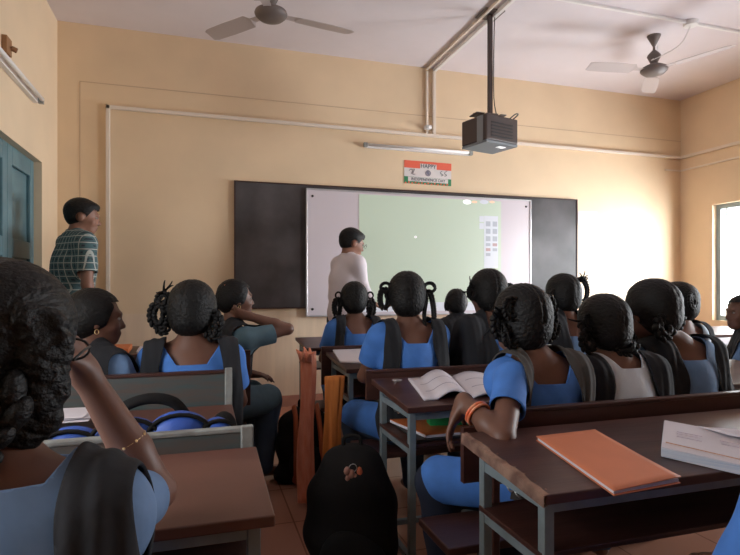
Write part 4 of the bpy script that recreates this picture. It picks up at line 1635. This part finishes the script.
def backpack(label, base, w_, d_, h_, m, straps=None, yaw=0.0, lean=0.0, pocket=True):
    root = empty('backpack', label, 'bag', base, yaw)
    f = Field()
    f.ell((0, 0, h_ * 0.42), (w_ * 0.5, d_ * 0.5, h_ * 0.45), None, 0.05)
    f.ell((0, lean * 0.5, h_ * 0.72), (w_ * 0.42, d_ * 0.42, h_ * 0.28), None, 0.05)
    f.cone((-w_ * 0.36, 0, 0.055), (w_ * 0.36, 0, 0.055), 0.055, None, 0.04)
    soft('pack_body', f, 0.010, m, root, wrinkle(0.004, 5))
    if pocket:
        f = Field()
        f.ell((0, -d_ * 0.48, h_ * 0.30), (w_ * 0.34, d_ * 0.18, h_ * 0.22), None, 0.02)
        soft('front_pocket', f, 0.010, m, root, wrinkle(0.003, 6))
    pts = [(-0.03, 0, h_ * 0.97), (-0.025, 0, h_ * 1.05), (0.025, 0, h_ * 1.05), (0.03, 0, h_ * 0.97)]
    obj('carry_loop', T(spline(pts, 5), 0.007, n=8), m, root, True)
    if straps:
        for sx in (-1, 1):
            x = sx * w_ * 0.20
            pts = [(x, -d_ * 0.10, h_ * 0.99), (x, -d_ * 0.40, h_ * 0.86), (x * 1.1, -d_ * 0.62, h_ * 0.5), (x * 1.1, -d_ * 0.60, h_ * 0.22), (x * 1.1, -d_ * 0.42, h_ * 0.05)]
            obj('shoulder_strap', T(spline(pts, 6), 0.017, n=8, flat=0.35), straps, root, True)
    return root


b1 = gz(312, 487, 0)
backpack('black backpack with orange straps standing in the aisle under the hanging orange cloths', (b1.x - 0.02, b1.y + 0.12, 0), 0.32, 0.22, 0.43, M['bag'], M['bag_o'])
b2 = pz(352, 560, 1.95)
bk = backpack('big black backpack on the floor beside the second desk, with a trinket on top', (b2.x - 0.0, b2.y, 0), 0.34, 0.26, 0.53, M['bag'], None, yaw=-0.3)
tp = pz(352, 473, 1.86)
key = empty('trinket', 'pinkish keyring trinket resting on top of the big black backpack', 'trinket', tp)
bm = bmesh.new()
for k, (x, z, r) in enumerate(((-0.02, 0.012, 0.012), (-0.005, 0.0, 0.013), (0.008, -0.012, 0.011), (-0.018, -0.012, 0.009))):
    ball(bm, (x, -0.01, z), (r, r * 0.7, r * 1.3), 2)
obj('charm', bm, M['key'], key, True)
bm = bmesh.new()
ball(bm, (0.024, -0.008, -0.006), (0.012, 0.008, 0.028), 2)
obj('orange_tag', bm, M['bag_o'], key, True)
obj('ring', T([(0.0 + 0.014 * math.cos(t), -0.01, 0.02 + 0.014 * math.sin(t)) for t in [2 * PI * k / 12 for k in range(12)]], 0.0015, n=5, closed=True), M['chrome'], key, True)


def hanging_cloth(label, top, bottom_z, w0, w1, m, seed=0, frill=False, d_=0.024, grp=None):
    """a gathered cloth that hangs straight down, with folds"""
    rnd = random.Random(seed)
    root = empty('hanging_cloth', label, 'cloth', (top[0], top[1], bottom_z))
    bm = bmesh.new()
    n, mm = 40, 30
    hh = top[2] - bottom_z
    rows = []
    for j in range(mm + 1):
        t = j / mm
        z = hh * (1 - t)
        wd = (w0 + (w1 - w0) * t) * (1 + 0.06 * math.sin(t * 9 + seed))
        off = 0.008 * math.sin(t * 5 + seed)
        row = []
        for i in range(n):
            a = 2 * PI * i / n
            fold = 1 + 0.11 * math.sin(a * 5 + seed + t * 1.2) + 0.07 * math.sin(a * 9 - t * 3)
            zz = z
            if frill and t < 0.05:
                zz += 0.02 * math.sin(a * 7)
            row.append(bm.verts.new((off + wd / 2 * math.cos(a) * fold, d_ * (0.6 + 0.4 * t) * math.sin(a) * fold, zz)))
        rows.append(row)
    for a, b in zip(rows, rows[1:]):
        for i in range(n):
            bm.faces.new((a[i], a[(i + 1) % n], b[(i + 1) % n], b[i]))
    bm.faces.new(rows[0][::-1])
    bm.faces.new(rows[-1])
    obj('cloth_fall', bm, m, root, True)
    if frill:
        bm = bmesh.new()
        for k in range(9):
            a = rnd.uniform(0, 6.28)
            tube(bm, [(0.02 * math.cos(a), 0.02 * math.sin(a), hh - 0.03), (0.035 * math.cos(a), 0.03 * math.sin(a), hh + 0.01), (0.05 * math.cos(a + .3), 0.035 * math.sin(a), hh + rnd.uniform(0.0, 0.04))], [0.014, 0.010, 0.003], n=6)
        obj('frayed_knot', bm, m, root, True)
    return root


t1 = pz(306.5, 355, 2.72)
hanging_cloth('salmon orange cloth with a frayed knot, left of the two hanging by the aisle', t1, 0.02, 0.070, 0.085, M['cloth_o'], 1, True)
t2 = pz(333, 376, 2.55)
hanging_cloth('rust orange cloth hanging from the desk end, right of the two by the aisle', t2, 0.01, 0.090, 0.075, M['cloth_o2'], 2, False)

# ------------------------------------------------------------------ people
D = math.radians
Lp = lambda *a: loopL(-1, *a)
Rp_ = lambda *a: loopL(1, *a)


def hang(sx, x=0.09, y=-0.035, z=-0.01, L=0.12, r=0.012, sway=0.01):
    return (r, (sx * (x - 0.02), y, z + 0.02), (sx * x, y, z), (sx * (x + sway), y - 0.005, z - L * 0.5), (sx * (x + sway * 0.6), y, z - L))


def ring_(cx, cz, rx, rz, y=-0.03, r=0.010, a0=0.0, turns=1.0, n=9):
    pts = []
    for k in range(n + 1):
        t = a0 + 2 * PI * turns * k / n
        pts.append((cx + rx * math.cos(t), y - 0.002 * k, cz + rz * math.sin(t)))
    return (r, *pts)


# front row girl (px 355)
c = at(360, 330, 3.34)
person('girl in blue with two rounded looped plaits in the front row before the teacher', (c.x, 3.40, 0), dz=0.020, width=1.08, headsc=1.05, hyaw=D(-12), hpitch=D(-4),
       plaits=[ring_(-0.108, -0.045, 0.018, 0.050, r=0.018), ring_(0.105, -0.05, 0.014, 0.045, r=0.021), ring_(-0.10, 0.03, 0.018, 0.02, r=0.006), ring_(0.10, 0.03, 0.018, 0.02, r=0.006)], seed=1,
       band=(0.096, 0.150), step=0.0105)
# second row girl with long plaits (px 408)
c = at(415, 330, 2.38)
person('girl in blue with looped and long dangling plaits, before the open exercise book', (c.x, 2.41, 0), dz=0.060, width=1.12, hyaw=D(-14), hpitch=D(-2), headsc=1.08,
       plaits=[ring_(-0.105, -0.005, 0.018, 0.042, r=0.015), ring_(-0.098, 0.045, 0.022, 0.020, r=0.008), ring_(0.100, 0.045, 0.024, 0.020, r=0.009),
               hang(1, 0.105, -0.04, 0.01, 0.16, 0.014, 0.012), hang(1, 0.082, -0.05, 0.0, 0.14, 0.011, -0.01)], seed=2, band=(0.090, 0.150), step=0.0095,
       legs=[[(-0.085, 0.02, 0.43), (-0.20, 0.30, 0.42), (-0.16, 0.24, 0.08), (-0.18, 0.36, 0.03)], [(0.085, 0.02, 0.43), (0.10, 0.27, 0.42), (0.10, 0.25, 0.08), (0.10, 0.37, 0.03)]])
# small head far (px 466)
c = at(465, 330, 3.40)
person('student with a small round head, front row below the projected picture', (c.x - 0.03, 3.40, 0), dz=-0.005, width=0.9, hyaw=D(-10), headsc=0.88, hairgrow=0.008,
       plaits=[ring_(-0.085, -0.02, 0.012, 0.035, r=0.010)], band=(0.0, 0.16), seed=3, step=0.0105)
# px 491
c = at(503, 330, 2.40)
person('girl with temple curls below the projected tool panel', (c.x + 0.0, 2.44, 0), dz=0.078, hyaw=D(-4), width=1.0, headsc=1.08, drapearm=0.85,
       plaits=[ring_(-0.095, 0.005, 0.020, 0.030, r=0.011), ring_(0.10, 0.02, 0.018, 0.022, r=0.010), ring_(0.098, -0.03, 0.014, 0.03, r=0.012)],
       tufts=[((-0.09, -0.03, 0.02), 0.045, 9), ((0.095, -0.03, 0.02), 0.035, 7)], bandx=[(0.045, 0.24), (0.11, 0.16)], slean=-0.02, seed=4, step=0.0095)
# px 567
c = at(571, 330, 2.44)
person('girl whose curled ponytail stands out against the bright wall right of the chalkboard', (c.x, 2.44, 0), dz=0.065, hyaw=D(6), top='blue_g',
       plaits=[(0.015, (0.07, -0.03, 0.07), (0.105, -0.035, 0.088), (0.135, -0.035, 0.068), (0.150, -0.035, 0.025), (0.138, -0.035, -0.02), (0.115, -0.035, -0.035)),
               ring_(-0.085, -0.02, 0.018, 0.045, r=0.014)],
       tufts=[((0.105, -0.04, 0.085), 0.035, 8)], band=(0.05, 0.15), seed=5, step=0.0095)
# px 690
c = at(690, 330, 2.42)
person('student with a short dark ponytail and pale collar just left of the window frame', (c.x, 2.44, 0), dz=0.01, hyaw=D(25), top='white_u', headsc=1.10,
       plaits=[ring_(-0.06, 0.02, 0.03, 0.035, y=-0.09, r=0.018)], band=(0.09, 0.15), seed=6, step=0.0095)
# profile girl by window
c = at(741, 330, 2.46)
person('girl in profile looking left, a dark figure against the bright window', (c.x + 0.14, 2.46, 0), yaw=D(45), dz=-0.05, hyaw=D(28), headsc=0.95,
       plaits=[ring_(0.02, -0.03, 0.03, 0.03, y=-0.10, r=0.015)], top='blue_g', band=(0.0, 0.16), seed=7, step=0.0095)
# row one: the bangled girl (px 525)
base5 = Vector((1.08, 1.555, 0))
r5, q5, l5, A5 = person('girl in bright blue with her bangled arm over the bench end', base5, dz=0.005, hyaw=D(4), hpitch=D(3), slean=-0.03, lean=-0.01, head=(-0.035, 0.03, 0), width=1.02, headsc=1.02,
       plaits=[ring_(-0.095, -0.005, 0.028, 0.040, r=0.019), ring_(-0.080, 0.045, 0.024, 0.028, y=-0.055, r=0.014), ring_(-0.075, -0.045, 0.022, 0.025, r=0.014, y=-0.05), ring_(0.088, -0.01, 0.02, 0.045, r=0.018), ring_(0.08, 0.045, 0.02, 0.03, r=0.014)],
       tufts=[((-0.10, -0.04, 0.01), 0.05, 12)],
       drape='drape_g', bottoms='navy', bandx=[(0.086, 0.125), (0.086, 0.155)], bandz=0.44, neck=(0.068, 0.052), cuff=0.013, seed=8, step=0.0065, sleeve=0.55, earring=True,
       arms=[[pz(512, 378, 1.66), pz(503, 438, 1.46), pz(464, 401, 1.62)], None],
       hands=[dict(d=(-0.22, 0.06, -0.45), n=(0.55, -0.45, -0.2), curls=(0.15, 0.25, 0.35, 0.2), sc=0.95, side=-1, spread=0.2), None],
       legs=[[(-0.085, 0.02, 0.43), (-0.30, 0.16, 0.42), (-0.28, 0.12, 0.10), (-0.32, 0.22, 0.03)], [(0.085, 0.02, 0.43), (0.04, 0.27, 0.42), (0.04, 0.25, 0.08), (0.04, 0.37, 0.03)]])
ela, wra = A5[0][1], A5[0][2]
dd = (wra - ela).normalized()
cb = ela.lerp(wra, 0.60)
u = dd.orthogonal().normalized()
v_ = dd.cross(u)
bmn = bmesh.new()
for k, rr in ((0.0, 0.036), (0.011, 0.0355)):
    tube(bmn, [cb + dd * k + (u * math.cos(t) + v_ * math.sin(t)) * rr + dd * 0.005 * math.sin(t) for t in [2 * PI * j / 28 for j in range(28)]], 0.0045, n=8, closed=True)
bang = obj('bangle', bmn, M['orange_b'], None, True)
bang.location = base5
tag(bang, 'orange plastic bangle pair on the forearm of the girl in bright blue', 'bangle')
bm = bmesh.new()
Nk = Vector((-0.035, -0.005, 0.905))
tube(bm, [Nk + Vector((0.060 * math.cos(t), 0.056 * math.sin(t), -0.006 - 0.010 * math.sin(t))) for t in [2 * PI * j / 32 for j in range(32)]], 0.0016, n=6, closed=True)
nk = obj('necklace', bm, M['alu'], None, True)
nk.location = base5
tag(nk, 'thin silvery chain around the neck of the girl in bright blue', 'necklace')

# px 612
c = at(626, 340, 1.56)
person('girl with a pale grey back between two dark shawls, right of the bangled girl', (c.x, 1.575, 0), dz=-0.025, hyaw=D(0), hpitch=D(-3), head=(-0.022, 0.03, -0.005), top='white_u', neck=(0.060, 0.012),
       plaits=[ring_(-0.095, -0.05, 0.022, 0.03, r=0.018), ring_(-0.085, 0.02, 0.018, 0.020, r=0.010), ring_(0.08, -0.06, 0.025, 0.03, r=0.022), ring_(0.03, -0.075, 0.03, 0.018, y=-0.07, r=0.02)],
       tufts=[((-0.10, -0.03, 0.02), 0.035, 6)], bandx=[(0.100, 0.170), (0.085, 0.185)], seed=9, step=0.0085, width=0.95)
# px 655
c = at(690, 340, 1.66)
person('tall-headed girl with grey-blue back and dark shawls, rightmost on the near bench', (c.x - 0.01, 1.66, 0), dz=0.02, hyaw=D(8), hpitch=D(-3), head=(-0.105, 0.01, 0.0), slean=-0.02, top='blue_g', headsc=1.06,
       plaits=[ring_(-0.05, -0.06, 0.03, 0.03, y=-0.08, r=0.024), ring_(0.06, -0.02, 0.02, 0.04, y=-0.05, r=0.02)], neck=(0.080, 0.045), bandx=[(0.075, 0.19), (0.098, 0.175)], seed=10, step=0.0085, width=1.02)
# near right neighbour
nb = Vector((1.0, 0.56, 0))
person('student whose blue sleeve alone shows at the lower right corner', nb, dz=-0.03, head=(0.04, 0.02, 0.0), hyaw=D(-20), seed=11, step=0.0085, width=1.05, drape=None,
       arms=[[Vector((0.85, 0.60, 0.765)), Vector((0.82, 0.66, 0.56)), Vector((0.83, 0.83, 0.53))], [Vector((1.16, 0.60, 0.78)), Vector((1.19, 0.64, 0.56)), Vector((1.06, 0.82, 0.53))]], sleeve=0.72)

# ---- left block
# girl px 85 profile
c = at(86, 330, 2.26)
person('girl with an earring looking right, seated just behind the raised forearm', (c.x - 0.02, 2.24, 0), yaw=D(-35), dz=-0.005, hyaw=D(-42), hpitch=D(-3), head=(0.01, 0.02, 0.0), top='blue_g', headsc=0.96,
       plaits=[ring_(-0.03, -0.02, 0.025, 0.04, y=-0.10, r=0.018)], earring=True, bandx=[(0.09, 0.15), (0.06, 0.16)], seed=12, step=0.0085, width=0.9)
# girl px 190
c = at(192, 340, 2.24)
person('girl in blue with bunched plait knots, her back against the teal bench', (c.x, 2.235, 0), dz=0.015, hyaw=D(-18), head=(0.005, 0.02, 0), width=1.08,
       plaits=[ring_(-0.115, -0.01, 0.026, 0.040, r=0.020), ring_(-0.10, 0.045, 0.02, 0.022, r=0.014), ring_(-0.10, -0.055, 0.02, 0.02, r=0.016), ring_(0.085, -0.05, 0.022, 0.045, r=0.020)],
       tufts=[((-0.10, -0.03, 0.075), 0.030, 6)], band=(0.105, 0.175), neck=(0.078, 0.055), headsc=1.07, seed=13, step=0.0085)
# girl px 235, elbow raised
b14 = pz(232, 400, 3.02)
b14 = Vector((b14.x - 0.04, b14.y, 0))
e14, w14 = pz(288, 329, 3.10), pz(249, 316, 3.02)
person('girl with an orange hair flower and raised elbow beside the aisle', b14, yaw=D(-55), dz=0.010, hyaw=D(-25), head=(0.0, 0.03, 0.035), top='teal_u', headsc=0.93, width=0.92,
       plaits=[ring_(-0.02, -0.02, 0.022, 0.04, y=-0.10, r=0.016)], earring=True, clip_flower=True, seed=14, step=0.0085,
       arms=[[b14 + Vector((-0.04, 0.16, 0.82)), b14 + Vector((0.04, 0.24, 0.62)), b14 + Vector((0.16, 0.20, 0.57))], [e14, w14]], hands=[None, dict(d=(-0.8, 0.05, 0.25), n=(0.1, 0.6, 0.5), curl=0.55, sc=0.9, side=1)], bandx=[(0.09, 0.15), (0.04, 0.12)],
       legs=[[(-0.085, 0.02, 0.43), (-0.10, 0.28, 0.44), (-0.08, 0.24, 0.08), (-0.10, 0.36, 0.03)], [(0.085, 0.02, 0.43), (0.09, 0.24, 0.44), (0.11, 0.19, 0.08), (0.14, 0.30, 0.03)]])
# nearest left girl
b11 = Vector((-0.245, 0.80, 0))
e11, w11 = pz(157, 492, 0.985), pz(84, 372, 0.945)
s11 = Vector((-0.142, 0.835, 0.775))
r11, q11, l11, A11 = person('nearest girl at left, hand at her glasses and elbow on the desk', b11, yaw=D(-5), dz=-0.010, lean=0.05, slean=-0.01, hyaw=D(-18), hpitch=D(-10), hroll=D(8), head=(-0.022, 0.05, 0.043), headsc=1.02,
       top='blue_g', neck=(0.100, -0.008), cuff=0.010, drapearm=0.15, hairgrow=0.014,
       plaits=[ring_(0.0, -0.055, 0.045, 0.04, y=-0.095, r=0.030), ring_(-0.04, -0.11, 0.03, 0.045, y=-0.085, r=0.026), ring_(0.055, -0.085, 0.028, 0.045, y=-0.07, r=0.028), ring_(0.035, -0.145, 0.028, 0.035, y=-0.085, r=0.026), ring_(0.0, -0.13, 0.03, 0.03, y=-0.09, r=0.026), ring_(-0.07, -0.02, 0.02, 0.04, y=-0.07, r=0.02)],
       tufts=[((0.0, -0.12, -0.03), 0.04, 8)], bandx=[(0.09, 0.16), (0.104, 0.176)], bandz=0.45, seed=15, step=0.0068, width=1.08, skin='skin', sleeve=0.72,
       arms=[None, [s11, e11, w11]], hands=[None, dict(d=(-0.28, -0.02, 0.62), n=(-0.75, -0.1, -0.2), curls=(0.5, 0.55, 0.6, 0.6), sc=0.95, side=1)])
hb = Field()
for path, rr in (([(50, 322), (56, 350), (52, 390), (42, 420), (32, 432)], 0.021), ([(20, 320), (34, 360), (30, 400), (18, 428)], 0.030), ([(5, 330), (6, 370), (2, 410), (8, 432)], 0.028)):
    P_ = [l11(pz(px, py, 0.725 + 0.0006 * abs(px - 20))) for px, py in path]
    for a_, b_ in zip(P_, P_[1:]):
        hb.cone(a_, b_, rr, rr * 0.95, 0.012)
soft_later.append((hb, r11))
# glasses in her hand
gs = empty('glasses', 'dark framed glasses touched by the hand of the nearest left girl', 'glasses', r11.location + Matrix.Rotation(D(-5), 3, 'Z') @ q11((0, 0.105, 0.002)), D(-3))
for sx in (-1, 1):
    pts = [(sx * 0.032 + 0.024 * math.cos(t), 0, 0.017 * math.sin(t)) for t in [2 * PI * k / 24 for k in range(24)]]
    obj('rim', T(pts, 0.0022, n=6, closed=True), M['blk'], gs, True)
    obj('temple', T([(sx * 0.057, 0, 0.004), (sx * 0.060, -0.05, 0.004), (sx * 0.060, -0.11, -0.004)], 0.0022, n=6), M['blk'], gs, True)
obj('bridge', T([(-0.009, 0, 0.004), (0, 0, 0.008), (0.009, 0, 0.004)], 0.0022, n=6), M['blk'], gs, True)
# bracelet
ela, wra = A11[1][1], A11[1][2]
dd = (wra - ela).normalized()
cb = ela.lerp(wra, 0.42)
u = dd.orthogonal().normalized()
v_ = dd.cross(u)
Rz = Matrix.Rotation(D(-5), 3, 'Z')
pts = [Rz @ (cb + (u * math.cos(t) + v_ * math.sin(t)) * 0.0330) for t in [2 * PI * j / 28 for j in range(28)]]
bmn = bmesh.new()
tube(bmn, pts, 0.0018, n=6, closed=True)
for j in range(0, 28, 3):
    ball(bmn, pts[j], 0.0035, 1)
br = obj('bracelet', bmn, M['gold'], None, True)
br.location = b11
tag(br, 'thin beaded bracelet on the raised forearm of the nearest left girl', 'bracelet')

# ---- the two men
c = at(75, 240, 4.10)
r, q, l, A = person('man in a dark green checked shirt standing by the left wall looking right', (c.x - 0.02, 4.10, 0), yaw=D(-62), kind='stand', dz=0.065, lean=0.03, hyaw=D(-22), hpitch=D(-8), head=(0, 0.04, 0.0), headsc=1.06,
       top='plaid', skin='skin_m', sleeve=0.7, neck=(0.06, -0.02), seed=20, step=0.0095, drape=None, width=1.08)
c = at(347, 240, 4.40)
et, wt_ = pz(362, 285, 4.50), pz(371, 304, 4.38)
r, q, l, A = person('man in a white shirt and glasses standing before the whiteboard facing right', (c.x - 0.02, 4.42, 0), yaw=D(-72), kind='stand', dz=-0.04, lean=0.04, hyaw=D(-12), hpitch=D(-16), head=(0, 0.04, -0.005), headsc=1.06,
       top='whites', skin='skin_m', sleeve=1.5, neck=(0.06, -0.02), seed=21, step=0.0095, drape=None, width=0.88,
       arms=[None, [et, wt_]], hands=[None, dict(d=(0.8, -0.1, -0.1), n=(0, 0, -1), curl=0.4, sc=0.95, side=-1)])
spec = bmesh.new()
for sx in (-1, 1):
    tube(spec, [q((sx * 0.031 + 0.021 * math.cos(t), 0.108, 0.002 + 0.016 * math.sin(t))) for t in [2 * PI * k / 16 for k in range(16)]], 0.0015, n=5, closed=True)
    tube(spec, [q((sx * 0.052, 0.106, 0.004)), q((sx * 0.076, 0.06, 0.004)), q((sx * 0.080, -0.01, 0.002))], 0.0015, n=5)
tube(spec, [q((-0.010, 0.108, 0.004)), q((0.010, 0.108, 0.004))], 0.0015, n=5)
so = obj('spectacles', spec, M['blk'], None, True)
so.matrix_world = Matrix.Translation(r.location) @ Matrix.Rotation(D(-72), 4, 'Z')
tag(so, 'thin spectacles worn by the man in the white shirt', 'glasses')

# the loose gathered bunch of the nearest girl's hair
for hb, rr_ in soft_later:
    def frizz(X, Y, Z):
        return 0.0030 * np.sin(150 * X + 60 * Z + 3 * np.sin(70 * Z)) * np.sin(170 * Z + 40 * X) + 0.0016 * np.sin(420 * X + 90 * Y) * np.sin(260 * Z + 200 * Y)
    V, Q = hb.mesh(0.0045, frizz)
    link('hair_bunch', tomesh('hair_bunch', V, Q), M['hair'], rr_, True)
